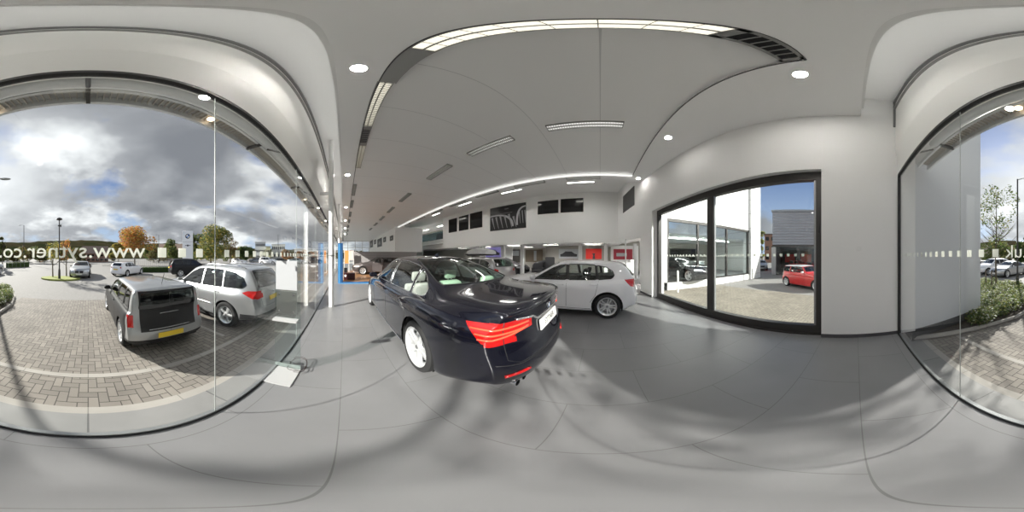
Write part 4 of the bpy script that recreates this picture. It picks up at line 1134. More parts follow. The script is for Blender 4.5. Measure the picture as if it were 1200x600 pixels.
# ---- blue framed display platform
BLUE = mat('blue_frame', (.02, .085, .22), .3, 0, .5); LBLUE = mat('blue_light', (.07, .25, .50), .3, 0, .5)
fr = thing('display_platform', 'low wood-covered display platform inside a bright blue frame beyond the column', 'platform', (0, 0, 0))
bm = bmesh.new()
bx(bm, -9.62, -9.05, -.35, -.07, 0, 2.25); bx(bm, -9.22, -9.03, -.07, 7.2, 0, .07); bx(bm, -9.3, -9.1, 7.2, 7.4, 0, .07)
bmesh.ops.bevel(bm, geom=bm.edges[:], offset=.02, segments=2, affect='EDGES'); link('blue_frame', bm, BLUE, fr)
bm = bmesh.new(); bx(bm, -9.05, -9.035, -.33, -.22, 0, 2.2); bx(bm, -9.03, -8.93, -.30, 7.2, 0, .035); link('frame_edge', bm, LBLUE, fr)
box('deck', -16.5, -9.22, -.07, 7.2, 0, .05, brick_mat('deck_wood', (.30, .15, .07), (.36, .19, .09), (.15, .08, .04), 1.2, .15, .004, .35, noise=.2, bump=.05), fr)
GB = brick_mat('grey_slats', (.30, .28, .28), (.34, .32, .32), (.14, .13, .13), 3.0, .12, .02, .6, bump=.2)
bw = box('display_wall', -14.9, -14.7, .9, 7.0, .05, 1.93, mat('slat_wall', (.32, .30, .30), .6)); tag(bw, 'low grey slatted wall behind the car with the open door', 'display wall')
nt = bw.data.materials[0]; tc = N(nt, 'ShaderNodeTexCoord'); sp = N(nt, 'ShaderNodeSeparateXYZ'); L(nt, tc.outputs['Object'], sp.inputs[0])
pg = N(nt, 'ShaderNodeMath', operation='PINGPONG'); pg.inputs[1].default_value = .06; L(nt, sp.outputs[2], pg.inputs[0])
lt = N(nt, 'ShaderNodeMath', operation='LESS_THAN'); lt.inputs[1].default_value = .008; L(nt, pg.outputs[0], lt.inputs[0])
mx = N(nt, 'ShaderNodeMix', data_type='RGBA'); mx.inputs['A'].default_value = (.32, .30, .30, 1); mx.inputs['B'].default_value = (.12, .11, .11, 1)
L(nt, lt.outputs[0], mx.inputs['Factor']); L(nt, mx.outputs['Result'], nt.node_tree.nodes['Principled BSDF'].inputs['Base Color'])
tb = thing('product_plinth', 'dark red and black plinth with a tilted back at the foot of the blue frame', 'plinth', (-10.3, .25, .05))
b = bmesh.new(); bx(b, -.3, .3, -.28, .42, 0, .42); bmesh.ops.bevel(b, geom=b.edges[:], offset=.02, segments=2, affect='EDGES'); link('plinth_body', b, mat('plinth_red', (.05, .012, .015), .4), tb)
b = bmesh.new(); bx(b, -.28, -.22, -.25, -.05, .40, .72); link('tilted_back', b, BLACKP, tb)
b = bmesh.new(); lathe(b, [(0, .29), (.07, .29), (.07, .32), (0, .32)], 16, 'X', 0, -.18, .26); link('round_emblem', b, BADGEWHITE, tb)
for i, (y, m_, lb, h) in enumerate(((.22, mat('orange_banner', (.70, .28, .08), .6), 'orange banner between white posts beyond the plinth', 1.1), (.62, mat('pink_banner', (.75, .55, .50), .6), 'pale pink banner next to the orange banner', .6))):
    t = thing('banner', lb, 'banner', (-14.2, y, .05))
    box('cloth', -.01, .01, -.17, .17, 1.5-h*.6, 1.95, m_, t); b = bmesh.new()
    for q in (-.19, .19): tube(b, [(0, q, 0), (0, q, 1.98)], .018, 8)
    link('banner_posts', b, WHITEM, t); box('banner_foot', -.14, .14, -.2, .2, 0, .015, WHITEM, t)

# ---------------------------------------------------------------- outside: ground
ASPH = noise_mat('asphalt', (.235, .225, .215), (.285, .275, .26), 14, .9)
HERR = herring_mat('block_paving', (.205, .185, .165), (.275, .25, .22), (.085, .078, .07), .105)
HERR2 = herring_mat('pale_block_paving', (.25, .225, .185), (.31, .28, .23), (.12, .105, .09), .105)
SLAB = brick_mat('slab_stone', (.22, .22, .215), (.245, .24, .235), (.10, .10, .10), 1.2, 3.0, .008, .6, offset=0, bump=.1)
KERB = brick_mat('kerb_stone', (.34, .32, .29), (.37, .35, .32), (.2, .19, .17), .9, 3, .006, .8, offset=0, bump=.1)
bm = bmesh.new(); bmesh.ops.create_circle(bm, cap_ends=True, segments=64, radius=320); bmesh.ops.translate(bm, verts=bm.verts, vec=(0, 0, GZ-.012))
tag(link('road', bm, ASPH), kind='structure')
def ground(name, poly, z0, z1, m): return sprism(name, poly, z0, z1, m)
ground('pavement', [(-30, -1.48), (3.3, -1.48), (3.3, -2.14), (-30, -2.14)], GZ-.02, GZ, HERR)
ground('pavement', [(-30, -2.24), (3.3, -2.24), (3.0, -7.0), (-9.6, -7.6), (-30, -7.6)], GZ-.02, GZ, HERR)
ground('kerb', [(-30, -2.14), (2.9, -2.14), (2.9, -2.24), (-30, -2.24)], GZ-.02, GZ+.004, KERB)
ground('kerb', [(-30, -1.36), (3.3, -1.36), (3.3, -1.48), (-30, -1.48)], GZ-.02, GZ+.006, KERB)
ground('pavement', [(-36, -.80), (3.4, -.80), (3.4, -1.36), (-36, -1.36)], GZ-.02, GZ+.01, SLAB)
ground('pavement', [(3.3, -.3), (7.4, -.3), (7.9, 4.0), (7.3, 8.5), (2.2, 8.5), (2.3, 5.8)], GZ-.02, GZ+.004, HERR2)
for i, x in enumerate((-2.75, -5.55, -8.3, -11.1, -13.9)):
    ground('road_marking', [(x-.04, -2.5), (x+.04, -2.5), (x+.04, -7.3), (x-.04, -7.3)], GZ, GZ+.003, KERB)
# white wing wall and the planting bed at its foot
ground('wall_outside', [(3.25, -1.15), (3.77, -3.6), (4.10, -3.55), (4.3, -1.15)], GZ+.30, 6.6, mat('render_white', (.66, .68, .70), .7))
ground('wall_outside', [(3.22, -1.15), (3.75, -3.63), (4.13, -3.58), (4.33, -1.15)], GZ-.02, GZ+.30, mat('plinth_dark', (.05, .05, .05), .7))
SOIL = noise_mat('soil', (.035, .028, .02), (.07, .055, .04), 12, .95)
bed = [(3.3, -1.15), (3.05, -2.5), (2.72, -4.1), (2.85, -5.6), (3.3, -6.8), (4.0, -7.9), (5.5, -8.6), (9.5, -8.8), (9.5, -3.9), (4.0, -3.9)]
ground('flower_bed', bed, GZ-.02, GZ+.08, SOIL)
bm = bmesh.new(); kp = [(x, y, GZ+.05) for x, y in bed[:9]]
tube(bm, kp, .065, 6); tag(link('kerb', bm, KERB), kind='structure')
LEAFG = [mat('leaf_dark_green', (.045, .08, .02), .7), mat('leaf_green', (.10, .15, .04), .7), mat('leaf_yellow', (.38, .30, .06), .7), mat('leaf_orange', (.42, .17, .05), .7), mat('leaf_olive', (.17, .17, .06), .7), mat('leaf_pale', (.25, .30, .12), .7), mat('blossom_white', (.8, .8, .75), .6), mat('leaf_brown', (.16, .09, .05), .8)]
for lm in LEAFG:
    b_ = lm.node_tree.nodes['Principled BSDF']; o_ = lm.node_tree.nodes['Material Output']; t_ = N(lm, 'ShaderNodeBsdfTranslucent'); c_ = lm.diffuse_color
    b_.inputs['Base Color'].default_value = (min(1, c_[0]*1.3), min(1, c_[1]*1.3), min(1, c_[2]*1.3), 1)
    t_.inputs[0].default_value = (min(1, c_[0]*1.55), min(1, c_[1]*1.45), min(1, c_[2]*1.5), 1); m_ = N(lm, 'ShaderNodeMixShader'); m_.inputs[0].default_value = .38
    L(lm, b_.outputs[0], m_.inputs[1]); L(lm, t_.outputs[0], m_.inputs[2]); L(lm, m_.outputs[0], o_.inputs[0])
BARK = noise_mat('bark', (.09, .07, .05), (.16, .13, .10), 20, .9)
def leaves(bm, c, R, n, size, mi, rng, shell=.45):
    for _ in range(n):
        while True:
            p = Vector((rng.uniform(-1, 1), rng.uniform(-1, 1), rng.uniform(-1, 1)))
            if .0 < p.length <= 1: break
        p = p.normalized()*(shell+(1-shell)*rng.random()**.5)
        q = Vector((c[0]+p.x*R[0], c[1]+p.y*R[1], c[2]+p.z*R[2]))
        s = size*rng.uniform(.6, 1.3); M = Matrix.Rotation(rng.uniform(0, 6.3), 3, 'Z') @ Matrix.Rotation(rng.uniform(-1.2, 1.2), 3, 'X') @ Matrix.Rotation(rng.uniform(-.6, .6), 3, 'Y')
        v = [bm.verts.new(q+M @ Vector(w)*s) for w in ((-.5, 0, 0), (0, -.32, .04), (.5, 0, 0), (0, .32, .04))]
        f = bm.faces.new(v); f.material_index = rng.choice(mi)
def tree(name, label, x, y, h, blobs, nleaf, size, mi, group=None, trunk=.09, seed=1, base=GZ, branches=9, shell=.45):
    rng = random.Random(seed)
    t = thing(name, label, 'tree', (x, y, base), 0, group)
    b = bmesh.new(); tube(b, [(0, 0, -.05), (trunk*.3, .02, h*.3), (-trunk*.4, 0, h*.6), (0, 0, h*.92)], [trunk, trunk*.8, trunk*.55, trunk*.12], 8)
    for i in range(branches):
        z = h*rng.uniform(.30, .8); a = rng.uniform(0, 6.3); ln = h*.30*(1.1-z/h)
        e = Vector((math.cos(a)*ln, math.sin(a)*ln, z+ln*.9)); m_ = Vector((math.cos(a)*ln*.4, math.sin(a)*ln*.4, z+ln*.25))
        tube(b, [(0, 0, z), m_, e], [trunk*.42, trunk*.28, trunk*.06], 6)
        for k in range(3):
            a2 = a+rng.uniform(-1, 1); l2 = ln*.5
            tube(b, [m_, m_+Vector((math.cos(a2)*l2, math.sin(a2)*l2, l2*.8))], [trunk*.2, trunk*.04], 5)
    link('trunk', b, BARK, t, smooth=True)
    b = bmesh.new(); tot = sum(q[3]*q[4]*q[5] for q in blobs)
    for (cx, cy, cz, rx, ry, rz_) in blobs: leaves(b, (cx, cy, cz), (rx, ry, rz_), int(nleaf*rx*ry*rz_/tot)+6, size, mi, rng, shell)
    link('foliage', b, LEAFG, t); return t
def blobset(rng, n, h0, h1, R, r):
    return [(rng.uniform(-R, R), rng.uniform(-R, R), rng.uniform(h0, h1), r*rng.uniform(.7, 1.2), r*rng.uniform(.7, 1.2), r*rng.uniform(.6, 1)) for _ in range(n)]
rg = random.Random(3)
# slender tree in the bed beside the wing wall
tree('slender_tree', 'slender sparse-leaved tree in the bed beside the white outer wall', 5.95, -6.9, 6.2, blobset(rg, 20, 2.6, 5.9, 1.15, .55), 1500, .13, [0, 1, 4], trunk=.055, seed=4, branches=16, shell=.1)
sk = thing('tree_stake', 'pair of short wooden stakes tied to the slender tree', 'stake', (6.15, -6.5, GZ+.08))
for q in (-.22, .22): tubeobj('stake', [(q, 0, -.05), (q, 0, 1.1)], .035, BARK, sk)
tubeobj('tie', [(-.22, 0, .95), (.22, 0, .95)], .02, BLACKP, sk)
# low flowering shrubs in the bed
def shrub(x, y, r, h, mi, label, seed, group, n=420, size=.07, name='shrub', z=GZ+.06, cat='shrub'):
    rng = random.Random(seed); b = bmesh.new()
    leaves(b, (0, 0, h*.5), (r, r, h*.55), n, size, mi, rng, .3)
    for i in range(7):
        a = rng.uniform(0, 6.3); tube(b, [(0, 0, 0), (math.cos(a)*r*.5, math.sin(a)*r*.5, h*.7)], .008, 4)
    o = link(name, b, LEAFG, None, loc=(x, y, z)); tag(o, label, cat, group); return o
rg = random.Random(11); k = 0
spots = []
for yy in range(21):
    y = -1.6-yy*.33
    xl = interp([(-8.2, 4.6), (-7.9, 4.2), (-6.8, 3.55), (-5.6, 3.15), (-4.1, 3.05), (-2.5, 3.3), (-1.15, 3.45)], y)
    xr_ = 3.45 if y > -3.9 else 8.2
    if y > -2.7: continue
    x = xl+.18
    if y > -3.9: spots.append((3.22+(-1.15-y)*.216-.44, y)); continue
    while x < xr_: spots.append((x+rg.uniform(-.1, .1), y+rg.uniform(-.1, .1))); x += .66
protos = [shrub(0, 0, .34, .42, [0, 0, 1, 4], '', 20+i, 'low dark green shrubs', 360) for i in range(3)]+[shrub(0, 0, .32, .38, [1, 5, 4, 6, 5], '', 30+i, 'low flowering shrubs', 360) for i in range(3)]
for i, (x, y) in enumerate(spots):
    fl = (y < -3.2 and (i*7 % 3 != 0)); q = (i % 3)+(3 if fl else 0); p = protos[q]
    o = p if 'used' not in p else p.copy()
    if o is not p: COL.objects.link(o)
    else: p['used'] = 1
    o.location = (x, y, GZ+.06); o.rotation_euler = (0, 0, i*1.3); sc = 1.05+.15*math.sin(i*2.1); o.scale = (sc, sc, sc)
    tag(o, 'low pale green shrub with small white flowers in the kerbed bed' if fl else 'low dark green shrub in the kerbed bed by the white outer wall', 'shrub', 'low flowering shrubs in the kerbed bed' if fl else 'low dark shrubs in the kerbed bed')
for p in protos:
    if 'used' in p: del p['used']
    else: bpy.data.objects.remove(p)
for o in COL.objects:
    if 'used' in o: del o['used']
# ---- outside canopy: tube, louvred soffit, brackets
CAN = mat('canopy_grey', (.72, .73, .73), .28, .15, .4)
CANP = mat('canopy_soffit', (.62, .62, .61), .5)
cn = thing('canopy', 'grey tube canopy with a slatted edge outside above the glass front', 'canopy')
b = bmesh.new(); pts = [(-34, -1.10, 3.50), (2.10, -1.10, 3.50), (2.17, -1.10, 3.50), (2.20, -1.10, 3.50)]
tube(b, pts, [.075, .075, .055, .02], 20); bmesh.ops.recalc_face_normals(b, faces=b.faces); link('canopy_tube', b, CAN, cn, smooth=True)
b = bmesh.new(); bx(b, -34, 3.2, -1.30, -1.26, 3.60, 3.72); bx(b, -34, 3.2, -1.52, -1.48, 3.58, 3.74); link('canopy_edge', b, CAN, cn); b = bmesh.new(); bx(b, -34, 3.2, -1.26, -.845, 3.70, 3.74); bx(b, -34, 3.2, -1.48, -1.30, 3.715, 3.73); link('canopy_soffit', b, CANP, cn)
b = bmesh.new()
for i in range(600): x = 3.1-i*.06; bx(b, x-.004, x+.004, -1.48, -1.30, 3.66, 3.71)
tag(link('canopy_slats', b, mat('slat_tan', (.62, .58, .52), .5), cn), kind='stuff')
for i in range(-1, 15):
    x = -2.2*i; b = bmesh.new()
    bx(b, x-.02, x+.02, -1.5, -1.08, 3.56, 3.62); tube(b, [(x, -.85, 3.25), (x, -1.12, 3.42)], .018, 8)
    link('canopy_bracket', b, DARKALU, cn)
CL = mat('canopy_lamp', (.8, .7, .55), .4, emit=(1, .75, .5), es=2)
for i in (-1, 0, 2, 4, 6): b = bmesh.new(); lathe(b, [(0, 0), (.045, 0), (.045, .02), (0, .02)], 14, 'Z', -2.2*i-1.3, -1.39, 3.64); link('canopy_lamp', b, CL, cn)
# ---- lamp posts
def lamp_post(x, y, h, label, arm=None, head='dome', base=GZ, r=.055):
    t = thing('lamp_post', label, 'lamp post', (x, y, base))
    b = bmesh.new(); lathe(b, [(0, 0), (r*2, 0), (r*2, .05), (r*1.7, .8), (r, .95), (r*.8, h), (0, h)], 14); link('pole', b, DARKALU, t, smooth=40)
    b = bmesh.new()
    if head == 'dome':
        lathe(b, [(0, h+.20), (.10, h+.19), (.24, h+.10), (.26, h+.02), (.10, h-.04), (0, h-.05)], 18); link('lamp_head', b, DARKALU, t, smooth=40)
        b = bmesh.new(); bx(b, -.12, .12, -.02, .02, h-.55, h-.45); bx(b, -.16, -.08, -.05, .05, h-.62, h-.42); link('side_box', b, DARKALU, t)
    else:
        a = arm
        tube(b, [(0, 0, h-.05), (a[0]*.5, a[1]*.5, h+.05), (a[0], a[1], h+.02)], .03, 8)
        M = Matrix.Translation((a[0], a[1], h)) @ Matrix.Rotation(math.atan2(a[1], a[0]), 4, 'Z') @ Matrix.Diagonal((.33, .13, .07, 1))
        c = bmesh.new(); bmesh.ops.create_uvsphere(c, u_segments=14, v_segments=8, radius=1); c.transform(M); me = bpy.data.meshes.new('t'); c.to_mesh(me); c.free(); b.from_mesh(me); bpy.data.meshes.remove(me)
        link('lamp_head', b, GREYALU, t, smooth=40)
    return t
lamp_post(5.35, -8.15, 6.95, 'tall lamp post with an arm standing in the flower bed', (-.62, -.35), 'arm')
x, y = pix(69.6, 328, GZ); lamp_post(x, y, 5.0, 'dark dome-topped lamp post on the small grass island')
x, y = ray(28, 42); lamp_post(x, y, 10.0, 'distant tall street lamp with a short arm, left of the yellow trees', (1.0, .3), 'arm', r=.09)
x, y = ray(186, 48); lamp_post(x, y, 8.2, 'distant street lamp behind the white square marks', (.9, .3), 'arm', r=.08)
x, y = ray(326, 52); lamp_post(x, y, 8.6, 'distant street lamp above the low white buildings', (1.0, .3), 'arm', r=.09)
# ---- grass island with trees
x, y = pix(70, 327.5, GZ)
bm = bmesh.new(); bmesh.ops.create_circle(bm, cap_ends=True, segments=24, radius=1); bmesh.ops.scale(bm, verts=bm.verts, vec=(1.7, 1.2, 1))
r_ = bmesh.ops.extrude_face_region(bm, geom=bm.faces[:]); bmesh.ops.translate(bm, verts=[v for v in r_['geom'] if isinstance(v, bmesh.types.BMVert)], vec=(0, 0, .12)); bmesh.ops.recalc_face_normals(bm, faces=bm.faces)
tag(link('grass_island', bm, noise_mat('island_grass', (.20, .24, .05), (.32, .34, .10), 18, .9), loc=(x, y-.4, GZ-.01)), kind='structure')  # grass in two mottled yellow-green tones
rg = random.Random(5)
def T(px, r, topy, width, col, label, seed, group=None, name='tree', n=900, size=.30, low=.25, shell=.5, blobs=12, trunk=None):
    x, y = ray(px, r); h = zat(topy, r)-GZ; R = width/2*.3*PI/180*r
    rr = random.Random(seed)
    bl = [(rr.uniform(-R*.6, R*.6), rr.uniform(-R*.6, R*.6), rr.uniform(h*low+R*.35, max(h*low+R*.36, h-R*.45)), R*rr.uniform(.35, .6), R*rr.uniform(.35, .6), R*rr.uniform(.3, .5)) for _ in range(blobs)]
    if r > 25: n = int(n*4.2)
    return tree(name, label, x, y, h*.95, bl, n, size, col, group, trunk or max(.06, h*.018), seed, branches=8, shell=shell)
T(62, 14.6, 277, 22, [1, 2, 2, 5], 'small yellow-green tree on the grass island by the lamp post', 1, n=700, size=.13, low=.42, shell=.2)
T(78, 15.2, 279, 15, [3, 3, 2, 7], 'small orange-leaved tree on the grass island', 2, n=420, size=.13, low=.42, shell=.2)
T(158, 34, 261, 46, [3, 3, 2, 4], 'broad orange autumn tree beyond the white hatchback outside', 3, n=1500, size=.35)
T(139, 30, 283, 14, [2, 4], 'low yellow tree at the foot of the orange tree', 4, n=500, size=.35)
T(247, 36, 259, 44, [4, 1, 2, 0], 'tall broad green-gold tree to the right of the white pylon sign', 5, n=2200, size=.36, low=.1)
T(228, 40, 272, 22, [0, 4, 1], 'dark green tree rising right behind the white pylon sign', 6, n=900, size=.36, low=.1)
T(203, 44, 279, 22, [0, 4, 1], 'dark green tree left of the white pylon sign', 7, n=900, size=.38, low=.1)
T(270, 42, 274, 18, [7, 4], 'thin brown tree beside the green-gold tree', 8, n=420, size=.3, low=.15, shell=.2)
T(289, 44, 282, 18, [0, 0, 1], 'round dark green tree at the end of the tree line', 9, n=800, size=.36, low=.05)
T(3, 26, 272, 10, [0, 4], 'dark narrow conifer at the left of the car park', 10, n=500, size=.3, low=.05)
T(1165, 36, 281, 34, [0, 1, 4], 'wide green tree behind the parked row, nearest the white outer wall', 11, n=1300, size=.34, low=.05)
T(1194, 30, 276, 22, [0, 1, 1], 'round green tree behind the parked row', 12, n=900, size=.32, low=.05)
for i, (px, r, ty, w) in enumerate(((18, 40, 291, 16), (34, 46, 290, 20), (52, 44, 291, 18), (92, 46, 289, 16), (180, 50, 287, 20), (1180, 44, 286, 24))):
    T(px, r, ty, w, [0, 4, 7], 'low dark shrubby tree in the distant hedge line', 20+i, 'low dark trees of the distant hedge line', n=450, size=.4, low=.02)
for i, (px, r, ty, w) in enumerate(((8, 60, 288, 26), (26, 58, 287, 26), (46, 60, 288, 26), (70, 58, 289, 24), (90, 72, 288, 20), (134, 66, 288, 18), (176, 58, 286, 24), (196, 60, 287, 22), (262, 62, 284, 26), (280, 66, 287, 22), (-16, 84, 287, 20), (-36, 84, 286, 20))):
    T(px, r, ty, w*.78, [0, 4, 7, 4, 2] if i % 2 else [0, 4, 1], 'tree in the wooded belt at the foot of the hill', 60+i, 'trees of the wooded belt below the hill', n=520, size=.55, low=.02)
for i, (px, r, ty, w) in enumerate(((337, 50, 292, 14), (353, 48, 291, 14), (369, 50, 292, 14))):
    T(px, r, ty, w, [7, 4, 3], 'brown-green bushes beyond the low white buildings', 40+i, 'brown bushes beyond the car park', n=450, size=.45, low=.02)
x, y = ray(893, 32); T(893, 32, 268, 7, [2, 5, 1], 'narrow yellow-green tree between the white wing and the grey clad building', 50, n=600, size=.25, low=.1)
# ---- hedges and railings
def hedge(p0, p1, w, h, label, seed):
    rng = random.Random(seed); a = Vector((*p0, 0)); b_ = Vector((*p1, 0)); ln = (b_-a).length; an = math.atan2((b_-a).y, (b_-a).x)
    bm = bmesh.new(); bx(bm, .05, ln-.05, -w*.4, w*.4, 0, h*.9)
    n = int(ln*140)
    for _ in range(n):
        p = Vector((rng.uniform(0, ln), rng.uniform(-w/2, w/2), rng.uniform(h*.1, h)))
        if rng.random() < .5: p.z = h*rng.uniform(.88, 1.05)
        else: p.y = rng.choice((-1, 1))*w*rng.uniform(.42, .52)
        s = rng.uniform(.07, .14); M = Matrix.Rotation(rng.uniform(0, 6), 3, 'Z') @ Matrix.Rotation(rng.uniform(-1, 1), 3, 'X')
        f = bm.faces.new([bm.verts.new(p+M @ Vector(q)*s) for q in ((-.5, 0, 0), (0, -.4, 0), (.5, 0, 0), (0, .4, 0))]); f.material_index = rng.choice((0, 0, 1))
    o = link('hedge', bm, LEAFG, None, loc=(p0[0], p0[1], GZ)); o.rotation_euler = (0, 0, an); tag(o, label, 'hedge')
hedge(pix(152, 318.7, GZ), pix(198, 318.7, GZ), .8, .62, 'long clipped dark green hedge behind the parked cars', 1)
hedge(ray(8, 27), ray(33, 30), .8, .9, 'dark hedge along the far side of the road', 2)
def fence(px0, px1, r, h, label, dx=.35):
    a = Vector((*ray(px0, r), 0)); b_ = Vector((*ray(px1, r), 0)); ln = (b_-a).length; t = thing('railing_fence', label, 'fence', (a.x, a.y, GZ), math.atan2((b_-a).y, (b_-a).x))
    bm = bmesh.new(); bx(bm, 0, ln, -.02, .02, h-.06, h); bx(bm, 0, ln, -.02, .02, .15, .21); link('rails', bm, GREYALU, t)
    bm = bmesh.new()
    for i in range(int(ln/dx)+1): bx(bm, i*dx-.015, i*dx+.015, -.015, .015, .15, h)
    link('pickets', bm, GREYALU, t)
fence(120, 216, 30, 1.5, 'grey metal railing behind the clipped hedge')
fence(0, 30, 24, 1.2, 'grey metal railing by the road at the left', .6)
# ---- pylon sign with roundel
x, y = ray(220, 23)
sg = thing('pylon_sign', 'tall white pylon sign with a round blue and white emblem', 'sign', (x, y, GZ), math.atan2(y, x))
b = bmesh.new(); bx(b, -.14, .14, -.74, .74, 0, 5.55); bmesh.ops.bevel(b, geom=b.edges[:], offset=.03, segments=2, affect='EDGES'); link('sign_body', b, mat('sign_white', (.92, .93, .95), .4), sg)
b = bmesh.new(); bx(b, .141, .15, -.74, .74, 3.95, 3.98); bx(b, -.15, -.141, -.74, .74, 3.95, 3.98); link('sign_seam', b, GREYALU, sg)
roundel(sg, .36, Matrix.Translation((-.145, -.0, 4.75)), -1, 'round_emblem')
b = bmesh.new(); lathe(b, [(0, 0), (.13, 0), (.13, .01), (0, .01)], 18, 'X', -.16, 0, 3.45); bx(b, -.16, -.15, -.36, -.15, 3.42, 3.50); bx(b, -.16, -.15, .15, .36, 3.42, 3.50)
link('winged_emblem', b, BLACKP, sg)
# ---- buildings in the distance
def building(px0, px1, r, topy, depth, wallm, roofm, label, name='building', roofh=0, nwin=5, winm=BLACKG, floors=1, overhang=.3, base=GZ):
    a = Vector((*ray(px0, r), 0)); b_ = Vector((*ray(px1, r), 0)); ln = (b_-a).length
    an = math.atan2((b_-a).y, (b_-a).x); H = zat(topy, r)-base
    t = thing(name, label, 'building', (a.x, a.y, base), an); s = 1
    nrm = Vector((-math.sin(an), math.cos(an), 0)); s = 1 if nrm.dot(a+b_) > 0 else -1
    hw = H-roofh
    b = bmesh.new(); bx(b, 0, ln, min(0, s*depth), max(0, s*depth), 0, hw); link('walls', b, wallm, t)
    b = bmesh.new()
    if roofh:
        o_ = overhang; y0, y1 = -o_*s, s*(depth+o_); ym = (y0+y1)/2
        v = [b.verts.new(p) for p in ((-o_, y0, hw), (ln+o_, y0, hw), (ln+o_, y1, hw), (-o_, y1, hw), (-o_, ym, H), (ln+o_, ym, H))]
        for f in ((0, 1, 5, 4), (3, 4, 5, 2), (0, 4, 3), (1, 2, 5), (0, 3, 2, 1)): b.faces.new([v[i] for i in f])
        bmesh.ops.recalc_face_normals(b, faces=b.faces)
    else: bx(b, -.2, ln+.2, min(-.2*s, s*(depth+.2)), max(-.2*s, s*(depth+.2)), hw, hw+.25)
    link('roof', b, roofm, t)
    for fl in range(floors):
        for i in range(nwin):
            x = ln*(i+.5)/nwin; z0 = hw*(fl+.35)/floors; z1 = hw*(fl+.75)/floors
            b = bmesh.new(); q = ln/nwin*.3; bx(b, x-q, x+q, min(-.04*s, .02*s), max(-.04*s, .02*s), z0, z1); link('window', b, winm, t)
    return t
ROOFB = noise_mat('roof_tiles_brown', (.10, .07, .06), (.15, .10, .08), 3, .8)
building(96, 127, 52, 287.5, 9, noise_mat('house_brick', (.26, .16, .12), (.32, .20, .15), 4, .8), ROOFB, 'brown brick house with a tiled roof behind the silver car', roofh=2.6, nwin=6, floors=2)
building(186, 214, 70, 285, 9, noise_mat('terrace_brick', (.28, .20, .15), (.34, .24, .18), 4, .8), noise_mat('terrace_roof', (.22, .16, .12), (.28, .20, .15), 3, .8), 'long brown terrace behind the trees by the pylon sign', roofh=2.6, nwin=8, floors=2)
building(299, 311, 80, 284, 12, mat('office_grey', (.55, .57, .58), .6), mat('office_roof', (.45, .46, .47), .6), 'pale grey flat-roofed office block in the far distance', nwin=6, floors=3)
building(318.5, 334, 84, 286.5, 12, mat('office_cream', (.68, .68, .62), .6), mat('office_roof2', (.72, .72, .70), .6), 'cream flat-roofed block beside the far grey office', nwin=7, floors=2)
building(311.5, 317, 76, 289, 5, mat('office_yellow', (.55, .53, .32), .6), mat('office_roof3', (.35, .36, .36), .6), 'low yellowish building between the two far blocks', nwin=3)
building(345, 384, 68, 292, 8, mat('shed_grey', (.42, .43, .42), .6), mat('shed_roof', (.55, .56, .56), .5), 'low grey sheds far along the glass front', nwin=8)
building(1150, 1186, 60, 289, 9, mat('terrace_light', (.5, .47, .42), .7), ROOFB, 'pale terrace beyond the parked row near the outer wall', roofh=2.2, nwin=6, floors=2)
building(896, 909, 48, 275, 9, noise_mat('block_brick', (.30, .17, .12), (.36, .2, .14), 4, .8), ROOFB, 'brown brick block seen through the gap beside the grey clad building', nwin=2, floors=3)
# hills
bm = bmesh.new(); keys = [(-130, 290), (-90, 286), (-50, 284), (-20, 282), (20, 284.5), (60, 282), (100, 281.5), (130, 283), (165, 286), (200, 285), (240, 288), (290, 291), (330, 292), (370, 293), (420, 294)]
rows = []; rg = random.Random(2)
for i in range(112):
    px_ = -130+i*5; th = zat(interp(keys, px_)+rg.uniform(-.5, .5), 230)
    rows.append([bm.verts.new((*ray(px_, rr), z)) for rr, z in ((120, GZ-.2), (160, GZ+th*.30), (200, GZ+th*.8), (230, th), (300, th*.4))])
for a, b_ in zip(rows[:-1], rows[1:]):
    for j in range(4): bm.faces.new((a[j], b_[j], b_[j+1], a[j+1]))
bmesh.ops.recalc_face_normals(bm, faces=bm.faces)
hm = noise_mat('hillside', (.028, .036, .016), (.065, .052, .03), .05, .95, detail=12); hm.node_tree.nodes['Principled BSDF'].inputs['Specular IOR Level'].default_value = 0; o = link('hill', bm, hm, smooth=True); o['kind'] = 'structure'
# ---------------------------------------------------------------- wing of the building seen through the sliding door
CLAD = brick_mat('white_cladding', (.80, .80, .79), (.80, .80, .79), (.35, .35, .35), 40, 1.3, .015, .5, offset=0, noise=0, bump=0)
mp = [q for q in CLAD.node_tree.nodes if q.type == 'MAPPING'][0]; mp.inputs['Rotation'].default_value = (PI/2, 0, 0)
bm = bmesh.new(); bx(bm, 2.3, 11.04, 8.5, 8.9, 3.72, 8.6); bx(bm, 11.04, 12.46, 8.3, 9.2, GZ, 8.6); bx(bm, 2.2, 3.71, 8.5, 8.9, GZ, 3.72); bx(bm, 12.26, 12.46, 9.2, 16, GZ, 8.6)
bm.normal_update(); tag(link('wall_wing', bm, CLAD), kind='structure')
wg = struct('window_%d' % n, (0, 8.6, 0)); n += 1
bm = bmesh.new(); bx(bm, 3.71, 11.04, -.08, .08, 3.55, 3.72); bx(bm, 3.71, 11.04, -.06, .10, 0-.02, .08)
for x in (3.76, 5.85, 8.4, 10.9): bx(bm, x-.06, x+.06, -.08, .08, 0, 3.6)
link('window_frame', bm, DARKALU, wg)
bm = bmesh.new(); bx(bm, 3.71, 11.04, -.12, .06, GZ, -.02); link('window_plinth', bm, WHITEM, wg)
for a, b_ in ((3.8, 5.8), (5.9, 8.35), (8.45, 10.85)): box('pane', a, b_, -.008, .004, .06, 3.57, DOORGL, wg)
bm = bmesh.new()
for i in range(46):
    x = 3.95+i*.15
    if all(abs(x-q) > .1 for q in (5.85, 8.4, 10.9)): bx(bm, x-.03, x+.03, -.016, -.0085, 1.50, 1.56)
link('square_marks', bm, VINYL, wg)
